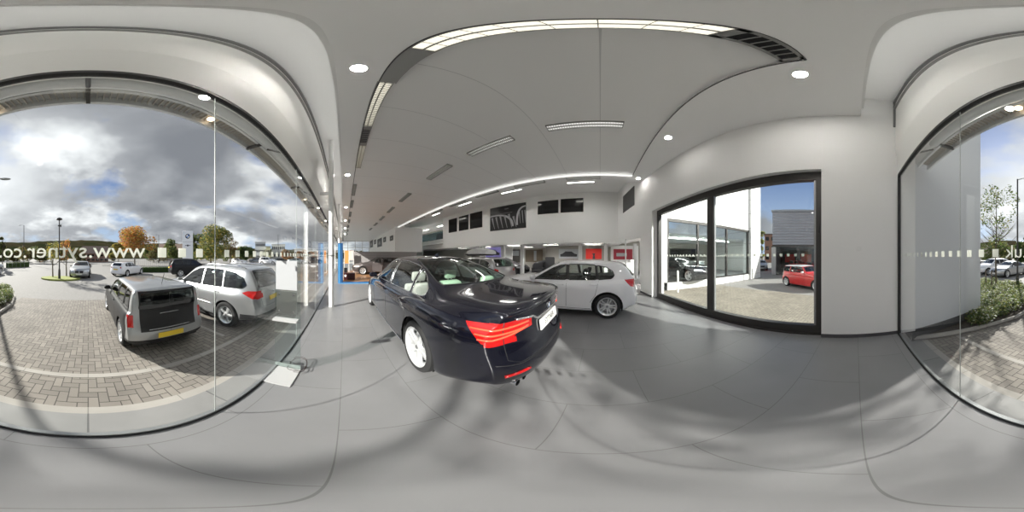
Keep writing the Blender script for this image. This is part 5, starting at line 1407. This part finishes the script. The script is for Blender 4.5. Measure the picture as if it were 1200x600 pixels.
# the wing's roof closes it; strip light inside
lt_ = thing('strip_light', 'long white strip light inside the glazed wing', 'light', (7.2, 10.6, 2.85)); box('tube_lamp', -3.4, 3.4, -.04, .04, -.04, 0, LITC, lt_); box('lamp_tray', -3.45, 3.45, -.06, .06, 0, .05, WHITEM, lt_)
cw = thing('reception_counter', 'pale low counter inside the glazed wing', 'counter', (7.4, 12.2, 0)); box('counter_front', -1.4, 1.4, -.3, .3, .08, 1.02, mat('counter_pale', (.55, .60, .60), .4), cw); box('counter_top', -1.45, 1.45, -.36, .36, 1.02, 1.07, WHITEM, cw); box('plinth', -1.35, 1.35, -.25, .25, 0, .08, DARKALU, cw)
wp = thing('wall_shelf', 'dark wall shelf unit with rows of small items inside the wing', 'shelf', (8.8, 15.6, 1.1)); box('shelf_back', -1.6, 1.6, .08, .12, 0, 1.2, BLACKP, wp)
for z in (0, .4, .8, 1.2): box('shelf_board', -1.6, 1.6, -.14, .1, z, z+.03, DARKALU, wp)
# bollard by the wing's corner
bo = thing('bollard', 'short grey bollard in front of the white corner of the wing', 'bollard', (10.7, 7.9, GZ)); b = bmesh.new(); lathe(b, [(0, 0), (.05, 0), (.05, .95), (.03, 1.0), (0, 1.0)], 14); link('bollard_post', b, GREYALU, bo, smooth=40)
bo2 = thing('bollard', 'white bollard close to the sliding door, outside', 'bollard', (4.0, 7.75, GZ)); b = bmesh.new(); lathe(b, [(0, 0), (.05, 0), (.05, 1.15), (.03, 1.2), (0, 1.2)], 14); link('bollard_post', b, WHITEM, bo2, smooth=40)
# ---- grey clad building across the yard
gb = thing('clad_building', 'grey corrugated-clad showroom across the yard behind the red car', 'building', (14.9, 8.4, GZ), math.atan2(-5.2, 2.1))
CORR = mat('corrugated_grey', (.36, .37, .42), .5, .2)
tc = N(CORR, 'ShaderNodeTexCoord'); sp = N(CORR, 'ShaderNodeSeparateXYZ'); L(CORR, tc.outputs['Object'], sp.inputs[0]); pg = N(CORR, 'ShaderNodeMath', operation='PINGPONG'); pg.inputs[1].default_value = .14
L(CORR, sp.outputs[2], pg.inputs[0]); cr_ = N(CORR, 'ShaderNodeMapRange'); cr_.inputs['From Max'].default_value = .14; L(CORR, pg.outputs[0], cr_.inputs[0]); bp = N(CORR, 'ShaderNodeBump'); bp.inputs['Distance'].default_value = .08; L(CORR, cr_.outputs[0], bp.inputs['Height']); L(CORR, bp.outputs[0], CORR.node_tree.nodes['Principled BSDF'].inputs['Normal'])
b = bmesh.new(); bx(b, 0, 13, 0, 10, 3.15, 6.75); link('cladding', b, CORR, gb)
b = bmesh.new(); bx(b, -.12, 13.1, -.15, 10.1, 6.75, 6.92); link('roof_edge', b, mat('roof_edge_grey', (.30, .32, .36), .5), gb)
b = bmesh.new()
for x in (.0, 2.6, 5.2, 7.8, 10.4, 12.9): bx(b, x, x+.1, .0, .1, 0, 3.15)
bx(b, 0, 13, 0, .1, 2.95, 3.15); bx(b, 0, 13, 0, .12, 0, .12); link('glazing_frame', b, DARKALU, gb)
box('glazing', .1, 12.9, .04, .06, .12, 2.95, DOORGL, gb); box('rear_wall', 0, 13, 9.8, 10, 0, 3.15, mat('mini_wall', (.12, .11, .11), .6), gb); box('inner_floor', .1, 13, .12, 10, 0, .05, FLOORM, gb)
box('white_base', -.1, .35, -.15, .35, 0, 2.9, mat('base_white', (.5, .5, .5), .5), gb); box('side_wall', -.0, .1, .1, 10, 0, 3.15, mat('mini_side', (.3, .3, .33), .6), gb)
b = bmesh.new()
for i, (x, w) in enumerate(((1.0, 1.4), (3.2, 1.5), (5.6, 1.6), (8.0, 1.6))): b = bmesh.new(); bx(b, x, x+w, 5.9, 6.0, 1.1, 2.2); link('red_display_panel', b, RED, gb)
# ---------------------------------------------------------------- cars
NIGHT = mat('night_blue_paint', (.006, .0062, .013), .12, .45, 1)
WHITEP = mat('white_car_paint', (.88, .88, .90), .3, 0, 1)
SILVER = mat('silver_car_paint', (.42, .43, .44), .32, .6, 1)
GREYP = mat('grey_car_paint', (.02, .02, .022), .4, .0, .0, spec=.25)
REDP = mat('red_car_paint', (.62, .012, .012), .28, 0, 1)
BROWNP = mat('brown_grey_paint', (.10, .085, .085), .3, .5, 1)
BLKP = mat('black_car_paint', (.006, .006, .007), .16, .2, 1)
# dark saloon in the showroom
S = spec_saloon(NIGHT, seatm=CREAM, trimm=CHROME, trimr=.006, sglass=glass('saloon_side_glass', (.75, .80, .80), .9, base=.05), rglass=glass('saloon_rear_glass', (.62, .80, .70), .8, base=.035))
for k_ in ('top', 'belt', 'w', 'yc', 'crown', 'sill'): S[k_] = [(x*1.07 if x < 0 else x, v) for x, v in S[k_]]
S['xr'] *= 1.07; S['extra'] = [dict(name='tail_light', proj='side', poly=[(-.74, .958), (-1.5, .97), (-1.5, .775), (-1.06, .765), (-.90, .80)], cond=lambda m, n: abs(m.y) > .6 and m.x < -.6)]; S['tails'] = [(a, b, c*1.07) for a, b, c in S['tails']]
sal = make_car('saloon_car', S, 'dark midnight blue saloon car with red tail lights and cream seats in the showroom', 'car', (-1.68, 1.70, 0), PI)
sal.scale = (1, 1, 1.04)
bv = S['_bvh']
for s in (1, -1):
    for k, (z0, z1) in enumerate(((.825, .83), (.865, .87), (.91, .915))):
        strip('light_bar', bv, 'end', [(s*.44, z0+.045*(k==0)), (s*.60, z0+.02*(k==0)), (s*.78, z1-.005), (s*.84, z1+.002)], .009, REDBAR, sal, -1, off=.001, step=.03)
    strip('bumper_reflector', bv, 'end', [(s*.50, .44), (s*.74, .455)], .016, REDLAMP, sal, -1, off=.002, step=.04)
    b = bmesh.new(); M = Matrix.Translation((-1.03, s*.56, .30))
    for dy in (-.055, .055):
        lathe(b, [(.035, -.05), (.04, -.05), (.04, .12), (.035, .12)], 16, 'X', 0, dy, 0, closed=True)
    b.transform(M); link('exhaust_pipe', b, CHROME, sal, smooth=40)
strip('boot_chrome_bar', bv, 'end', [(-.60, .972), (-.38, .94), (-.29, .89), (.29, .89), (.38, .94), (.60, .972)], .011, CHROME, sal, -1, off=.004, step=.05)
strip('boot_lip', bv, 'end', [(-.70, 1.02), (-.4, 1.035), (0, 1.04), (.4, 1.035), (.70, 1.02)], .016, NIGHT, sal, -1, off=-.004, step=.05)
strip('bumper_crease', bv, 'end', [(-.84, .60), (-.6, .545), (0, .54), (.6, .545), (.84, .60)], .005, BLACKP, sal, -1, off=0, step=.05)
strip('bumper_diffuser', bv, 'end', [(-.78, .30), (-.5, .33), (0, .335), (.5, .33), (.78, .30)], .012, BLACKP, sal, -1, off=0, step=.05)
for s in (1, -1):
    strip('sill_chrome', bv, 'side', [(.42, .24), (2.2, .23)], .009, CHROME, sal, s)
    strip('shoulder_line', bv, 'side', [(-.5, .80), (.4, .815), (1.4, .80), (2.6, .775)], .007, NIGHT, sal, s, off=-.003)
p = cast(bv, 'top', 1.0, 0)
b = bmesh.new(); bx(b, -.07, .07, -.02, .02, 0, .05); b.verts.ensure_lookup_table()
for v in b.verts:
    if v.co.z > .02: v.co.x = v.co.x*.3-.05; v.co.y *= .4
b.transform(Matrix.Translation(p-Vector((0, 0, .005)))); link('roof_aerial', b, NIGHT, sal)
# white hatchback
S = spec_hatch(WHITEP, trimr=.010, extra=[dict(name='tail_light', proj='side', poly=[(-.40, .965), (-.95, .975), (-.95, .83), (-.66, .775), (-.55, .80)], cond=lambda m, n: abs(m.y) > .55 and m.x < -.3),
   dict(name='tailgate_trim', proj='side', poly=[(-.475, 1.29), (-.56, 1.29), (-.74, 1.05), (-.69, 1.03), (-.60, 1.06)], cond=lambda m, n: abs(m.y) > .42),
   dict(name='pillar_trim', proj='side', poly=[(.90, .955), (1.04, .955), (1.06, 1.315), (.93, 1.315)], cond=lambda m, n: abs(m.y) > .4), dict(name='quarter_pillar', proj='side', poly=[(.20, .97), (.28, .97), (.32, 1.30), (.24, 1.295)], cond=lambda m, n: abs(m.y) > .4)],
   mats=dict(pillar_trim=BLACKP, quarter_pillar=BLACKP, tailgate_trim=BLACKG), sglass=glass('hatch_side_glass', (.75, .80, .79), .9, base=.06))
hat = make_car('hatchback_car', S, 'white five-door hatchback standing behind the dark saloon in the showroom', 'car', (.22, 4.62, 0), PI-.07)
# grey estate outside with silver tail pillars and black barn doors
S = spec_clubman(GREYP, roofm=SILVER, bumperm=SILVER, rglass=CARDARK, cap=False, mats=dict(pillar_trim=BLACKP),
   extra=[dict(name='pillar_trim', proj='side', poly=[(1.78, .965), (1.44, 1.30), (1.2, 1.337), (-.38, 1.33), (-.42, .965)], cond=lambda m, n: abs(m.y) > .4 and abs(n.y) > .3),
          dict(name='load_door', proj='end', centre=True, poly=[(-.57, .56), (.57, .56), (.60, 1.34), (-.60, 1.34)], cond=lambda m, n: m.x < -.40 and m.z > .5),
          dict(name='rear_pillar', proj='side', poly=[(-.9, .60), (-.47, .60), (-.43, .95), (-.41, 1.40), (-.9, 1.45)], cond=lambda m, n: m.x < -.40),
          dict(name='roof', proj='side', poly=[(-.9, 1.345), (1.40, 1.345), (1.30, 1.6), (-.9, 1.6)], cond=lambda m, n: True),
          dict(name='rear_bumper', proj='side', poly=[(-.9, .38), (-.43, .38), (-.47, .60), (-.9, .60)], cond=lambda m, n: True),
          dict(name='lower_bumper', proj='side', poly=[(-.9, .1), (-.43, .1), (-.43, .38), (-.9, .38)], cond=lambda m, n: True)],
   plates=[(0, .46, .52, .11, PLATEY, -1), (0, .36, .52, .11, PLATEW, 1)])
clu = make_car('estate_car', S, 'small dark grey estate car with silver roof and black rear doors parked outside', 'car', (-1.46, -3.27, GZ), -PI/2)
bv = S['_bvh']
for z in (.94, .60): strip('rear_chrome_strip', bv, 'end', [(-.42, z), (.42, z)] if z < .9 else [(-.2, .90), (.2, .90)], .009, CHROME, clu, -1, step=.05)
pz = cast(bv, 'top', -.25, 0); tubeobj('roof_aerial', [pz, pz+Vector((-.12, 0, .22))], .006, BLACKP, clu)
# silver suv outside
S = spec_suv(SILVER, rglass=CARDARK, sglass=glass('suv_side_glass', (.45, .50, .50), .9, base=.08), extra=[dict(name='tail_light', proj='side', poly=[(-.50, 1.06), (-.64, 1.11), (-1.3, 1.115), (-1.3, .93), (-.78, .92)], cond=lambda m, n: abs(m.y) > .6 and m.x < -.4), dict(name='bumper_trim', proj='side', poly=[(-1.3, .36), (-.45, .36), (-.47, .50), (-1.3, .52)], cond=lambda m, n: m.x < -.4)], mats=dict(bumper_trim=GREYP))
suv = make_car('suv_car', S, 'large silver off-road car parked outside between the grey estate and the clear stand', 'car', (-4.11, -2.85, GZ), -PI/2)
for s in (1, -1):
    pts = [cast(S['_bvh'], 'top', x, s*.60) for x in (-.45, -.2, .4, 1.0, 1.35)]
    tubeobj('roof_rail', [q+Vector((0, 0, .05 if 0 < i < 4 else .0)) for i, q in enumerate(pts)], .016, CHROME, suv)
# red mini-size car across the yard
S = spec_mini(REDP, mats=dict(roof=WHITEP, bonnet_stripe=WHITEP), rglass=CARDARK, mirm=WHITEP, extra=[dict(name='roof', proj='side', poly=[(-.8, 1.325), (1.28, 1.325), (1.2, 1.6), (-.8, 1.6)], cond=lambda m, n: True),
   dict(name='bonnet_stripe', proj='top', poly=[(1.95, .22), (3.0, .22), (3.0, .36), (1.95, .36)], cond=lambda m, n: m.z > .7 and n.z > .3)])
red = make_car('compact_car', S, 'red compact car with a white roof and bonnet stripes across the yard', 'car', (10.5, 4.15, GZ), -PI/2-.42, lod=1)
S = spec_mini(SILVER, rglass=CARDARK, cap=False)
wm = make_car('compact_car', S, 'silver compact car in the gap between the white wing and the grey clad building', 'car', (20.6, 13.6, GZ), math.atan2(-.49, -.87)+.1, lod=0)
for i, (x, y, lb) in enumerate(((2.4, 3.2, 'dark red compact car inside the grey clad showroom, nearest its corner'), (5.2, 3.2, 'dark red compact car inside the grey clad showroom, second from its corner'), (8.0, 3.2, 'dark red compact car inside the grey clad showroom, third from its corner'))):
    M = Matrix.Translation((14.9, 8.4, GZ+.05)) @ Matrix.Rotation(math.atan2(-5.2, 2.1), 4, 'Z'); p = M @ Vector((x, y, 0))
    c = dup(wm, p, math.atan2(-5.2, 2.1)-PI/2+.3, lb); repaint(c, {'silver_car_paint': REDP})
# cars in the distance: one low-detail hatch, saloon and suv, then copies
SH = spec_hatch(SILVER, cap=False, rglass=CARDARK, sglass=CARDARK); SS = spec_saloon(SILVER, cap=False, rglass=CARDARK, sglass=CARDARK, dx=.16, badges=[], plates=[(0, .80, .52, .11, PLATEY, -1), (0, .42, .52, .11, PLATEW, 1)]); SU = spec_suv(SILVER, cap=False, rglass=CARDARK, sglass=CARDARK)
for q in (SH, SU): q['badges'] = []; q['plates'] = [(0, .70 if q is SH else .86, .52, .11, PLATEY, -1), (0, .42, .52, .11, PLATEW, 1)]
def at(px, py): return pix(px, py, GZ)
x, y = at(100, 324.5); c1 = make_car('saloon_car', SS, 'silver saloon facing the showroom beyond the grass island', 'car', (x+.3, y-2.6, GZ), PI/2-.05, lod=0)
x, y = at(141, 323.4); c2 = make_car('hatchback_car', SH, 'white hatchback parked outside facing the hedge', 'car', (x, y, GZ), -PI/2-.85, lod=0); repaint(c2, {'silver_car_paint': WHITEP})
x, y = ray(212, 18.3); c3 = make_car('suv_car', SU, 'dark grey car parked in front of the white pylon sign', 'car', (x+1.3, y+1.6, GZ), PI-.35, lod=0); repaint(c3, {'silver_car_paint': GREYP})
cols = [SILVER, GREYP, WHITEP, BLKP, SILVER, WHITEP, GREYP]
row = [(1147, 'silver', 0), (1158, 'dark grey', 1), (1171, 'white', 2), (1184, 'silver', 0), (1196, 'dark grey', 1), (8, 'white', 2), (18, 'black', 3)]
src = [c2, c1, c3]
Yr = -13.2
for i, (px_, cn_, ci) in enumerate(row):
    X = onY(px_-1200 if px_ > 600 else px_, Yr)
for i in range(4):
    X = 17.2-i*2.45; ci = (0, 1, 2, 0, 1, 2, 3, 0, 1)[i]; s_ = src[(0, 0, 2, 1, 0, 2, 0, 1, 0)[i]]
    nm = ['silver', 'dark grey', 'white', 'black'][ci]
    wh = ['nearest the white outer wall', 'second from the white outer wall', 'third from the white outer wall', 'fourth from the white outer wall', 'fifth from the white outer wall', 'sixth from the white outer wall', 'seventh from the white outer wall', 'eighth from the white outer wall', 'farthest from the white outer wall'][i]
    c = dup(s_, (X, Yr-1.8, GZ), PI/2+.04*math.sin(i*5), nm+' parked car in the long row, '+wh); P_ = [SILVER, GREYP, WHITEP, BLKP][ci]
    def rp(o):
        if o.type == 'MESH' and o.name.startswith(('body', 'door_mirror')):
            for sl in o.material_slots:
                if sl.material.name.startswith(('silver_car', 'white_car', 'grey_car')): sl.link = 'OBJECT'; sl.material = P_
        for q in o.children: rp(q)
    rp(c)
for i, (px_, r_, cn_, P_) in enumerate(((276, 42, 'white', WHITEP), (296, 46, 'silver', SILVER), (309, 40, 'white', WHITEP), (325, 44, 'black', BLKP), (342, 42, 'silver', SILVER), (362, 44, 'dark grey', GREYP))):
    x, y = ray(px_, r_); wh = ['left of the far row', 'beside the first white one', 'in the middle of the far row', 'in front of the far white block', 'behind the clear stand', 'at the right end of the far row'][i]
    c = dup(src[i % 3], (x, y, GZ), PI/2+.5*(i % 2), 'distant %s parked car %s' % (cn_, wh)); 
    def rp(o):
        if o.type == 'MESH' and o.name.startswith(('body', 'door_mirror')):
            for sl in o.material_slots:
                if sl.material.name.startswith(('silver_car', 'white_car', 'grey_car')): sl.link = 'OBJECT'; sl.material = P_
        for q in o.children: rp(q)
    rp(c)
# inside, farther off
S = spec_hatch(BROWNP, sglass=glass('show_glass', (.75, .78, .78), .6, base=.05), cap=False)
est = make_car('display_car', S, 'dark brown-grey car on the blue-framed platform with its front door open', 'car', (-13.6, 4.15, .05), -PI/2, lod=1)
# its open front door, a frame swung out towards the camera
b = bmesh.new()
od = [(0, .28), (1.02, .28), (1.06, .95), (1.0, 1.32), (.62, 1.30), (.10, .98), (0, .9)]
ow = [(.98, .97), (.95, 1.27), (.64, 1.25), (.18, .97)]
v0 = [b.verts.new((x, 0, z)) for x, z in od]; f0 = b.faces.new(v0)
rr = bmesh.ops.extrude_face_region(b, geom=[f0]); bmesh.ops.translate(b, verts=[v for v in rr['geom'] if isinstance(v, bmesh.types.BMVert)], vec=(0, .07, 0)); bmesh.ops.recalc_face_normals(b, faces=b.faces)
b.transform(Matrix.Translation((1.93, .88, 0)) @ Matrix.Rotation(math.radians(125), 4, 'Z')); o = link('open_door', b, BROWNP, est)
b = bmesh.new()
for y in (-.002, .072): b.faces.new([b.verts.new((x, y, z)) for x, z in ow])
b.transform(Matrix.Translation((1.93, .88, 0)) @ Matrix.Rotation(math.radians(125), 4, 'Z')); link('door_window', b, CARDARK, o)
blk = make_car('display_car', spec_saloon(BLKP, sglass=CARDARK, cap=False, dx=.16, badges=[], plates=[]), 'black car on show behind the dark saloon, below the violet screen', 'car', (-9.4, 11.3, 0), -.02, lod=0)
S = spec_suv(SILVER, cap=False, plates=[], badges=[])
rb_ = make_car('display_car', S, 'silver car with a white roof box in the showroom beyond the dark saloon', 'car', (-5.9, 6.6, -.20), PI-.15, lod=0)
rb_.location = (-5.2, 6.75, 0); rb_.scale = (1, 1, .86)
bxr = thing('roof_box', 'long white and grey roof box mounted on the silver show car', 'roof box', (-6.3, 6.92, 1.62), PI-.15)
b = bmesh.new()
secs = [(-1.0, .10, .05), (-.96, .36, .22), (-.5, .40, .34), (.3, .40, .36), (.85, .34, .24), (1.08, .16, .10)]
rings = []
for x, w, h in secs: rings.append([b.verts.new((x, y*w, z*h)) for y, z in ((-1, .08), (-1, .45), (-.82, .85), (-.4, 1), (.4, 1), (.82, .85), (1, .45), (1, .08))])
for p, q in zip(rings[:-1], rings[1:]):
    for j in range(8): b.faces.new((p[j], p[(j+1) % 8], q[(j+1) % 8], q[j]))
b.faces.new(rings[0]); b.faces.new(rings[-1][::-1]); bmesh.ops.recalc_face_normals(b, faces=b.faces)
link('box_shell', b, mat('roofbox_white', (.75, .76, .77), .25, 0, .5), bxr, smooth=35)
b = bmesh.new(); bx(b, -.9, .95, -.36, .36, -.03, .04); link('box_tray', b, BLACKP, bxr)
for x in (-.5, .45): box('roof_bar', x-.03, x+.03, -.58, .58, -.07, -.03, DARKALU, bxr)
wc = dup(blk, (4.9, 11.6, 0), -PI/2+.3, 'dark car on show inside the glazed wing, close to the glass')
wc2 = dup(c3, (-2.2, 13.9, 0), PI, 'dark car in the rear hall between the white columns')
# ---------------------------------------------------------------- sky, sun, camera
sc = bpy.context.scene
w = bpy.data.worlds.new('sky'); sc.world = w; w.use_nodes = True; nt = w.node_tree; nt.nodes.clear()
def WN(t, **k):
    q = nt.nodes.new(t)
    for a, b in k.items(): setattr(q, a, b)
    return q
out = WN('ShaderNodeOutputWorld'); bg = WN('ShaderNodeBackground'); nt.links.new(bg.outputs[0], out.inputs[0])
tc = WN('ShaderNodeTexCoord'); sp = WN('ShaderNodeSeparateXYZ'); nt.links.new(tc.outputs['Generated'], sp.inputs[0])
def MT(op, a, b=None, clampit=False):
    q = WN('ShaderNodeMath', operation=op); q.use_clamp = clampit
    for i, v in enumerate((a, b)):
        if v is None: continue
        if isinstance(v, (int, float)): q.inputs[i].default_value = v
        else: nt.links.new(v, q.inputs[i])
    return q.outputs[0]
zz = MT('MAXIMUM', MT('ADD', sp.outputs[2], .27), .05)
cx = MT('DIVIDE', sp.outputs[0], zz); cy = MT('DIVIDE', sp.outputs[1], zz)
cb_ = WN('ShaderNodeCombineXYZ'); nt.links.new(cx, cb_.inputs[0]); nt.links.new(cy, cb_.inputs[1]); cb_.inputs[2].default_value = 7.9
n1 = WN('ShaderNodeTexNoise'); n1.inputs['Scale'].default_value = .9; n1.inputs['Detail'].default_value = 9; n1.inputs['Roughness'].default_value = .56; n1.inputs['Distortion'].default_value = .25
nt.links.new(cb_.outputs[0], n1.inputs['Vector'])
r1 = WN('ShaderNodeValToRGB'); e = r1.color_ramp.elements; e[0].position = .385; e[0].color = (0, 0, 0, 1); e[1].position = .48; e[1].color = (1, 1, 1, 1)
d2 = WN('ShaderNodeVectorMath', operation='DOT_PRODUCT'); nt.links.new(tc.outputs['Generated'], d2.inputs[0]); d2.inputs[1].default_value = (.927, .375, .15)
bias = MT('MULTIPLY', MT('POWER', MT('MAXIMUM', d2.outputs['Value'], 0), 5), -.13)
nt.links.new(MT('ADD', n1.outputs['Fac'], bias), r1.inputs[0])
n2 = WN('ShaderNodeTexNoise'); n2.inputs['Scale'].default_value = 1.5; n2.inputs['Detail'].default_value = 8; n2.inputs['Roughness'].default_value = .5
mp = WN('ShaderNodeMapping'); mp.inputs['Location'].default_value = (3.1, 1.7, .4); nt.links.new(cb_.outputs[0], mp.inputs[0]); nt.links.new(mp.outputs[0], n2.inputs['Vector'])
r2 = WN('ShaderNodeValToRGB'); e = r2.color_ramp.elements; e[0].position = .33; e[0].color = (.24, .25, .28, 1); e[1].position = .64; e[1].color = (.95, .96, .98, 1)
el = r2.color_ramp.elements.new(.5); el.color = (.40, .41, .44, 1)
nt.links.new(n2.outputs['Fac'], r2.inputs[0])
# blue from horizon to zenith
r3 = WN('ShaderNodeValToRGB'); e = r3.color_ramp.elements; e[0].position = 0; e[0].color = (.55, .68, .85, 1); e[1].position = .55; e[1].color = (.10, .18, .42, 1)
nt.links.new(sp.outputs[2], r3.inputs[0])
mx = WN('ShaderNodeMix', data_type='RGBA'); nt.links.new(r1.outputs[0], mx.inputs['Factor']); nt.links.new(r3.outputs[0], mx.inputs['A']); nt.links.new(r2.outputs[0], mx.inputs['B'])
# brighter cloud and haze round the sun
SUN = Vector((.58, -.814, 0)).normalized()*math.cos(math.radians(27))+Vector((0, 0, math.sin(math.radians(27))))
dt = WN('ShaderNodeVectorMath', operation='DOT_PRODUCT'); nt.links.new(tc.outputs['Generated'], dt.inputs[0]); dt.inputs[1].default_value = SUN
gl = MT('POWER', MT('MAXIMUM', dt.outputs['Value'], 0), 14); gl = MT('MULTIPLY', gl, .55)
mg = WN('ShaderNodeMix', data_type='RGBA', blend_type='ADD'); mg.inputs['Factor'].default_value = 1; nt.links.new(mx.outputs['Result'], mg.inputs['A'])
cg = WN('ShaderNodeCombineColor'); [nt.links.new(gl, cg.inputs[i]) for i in range(3)]; nt.links.new(cg.outputs[0], mg.inputs['B'])
nt.links.new(mg.outputs['Result'], bg.inputs[0]); bg.inputs[1].default_value = .54
sl = bpy.data.lights.new('sun', 'SUN'); sl.energy = 4.9; sl.angle = math.radians(.8); sl.color = (1, .95, .88)
so = bpy.data.objects.new('sun', sl); COL.objects.link(so); so.rotation_euler = (-SUN).to_track_quat('-Z', 'Y').to_euler()
cam = bpy.data.cameras.new('camera'); co = bpy.data.objects.new('camera', cam); COL.objects.link(co)
co.location = (0, 0, EYE); co.rotation_euler = (PI/2, 0, math.radians(31)); cam.type = 'PANO'
try: cam.panorama_type = 'EQUIRECTANGULAR'
except Exception: pass
try: cam.cycles.panorama_type = 'EQUIRECTANGULAR'
except Exception: pass
cam.clip_start = .05; cam.clip_end = 2000
sc.camera = co
vs = sc.view_settings; vs.view_transform = 'Standard'; vs.look = 'None'; vs.gamma = 1; vs.use_curve_mapping = False; vs.exposure = 1.0
sc.cycles.max_bounces = 10; sc.cycles.diffuse_bounces = 5; sc.cycles.glossy_bounces = 4; sc.cycles.transparent_max_bounces = 32; sc.cycles.sample_clamp_indirect = 6
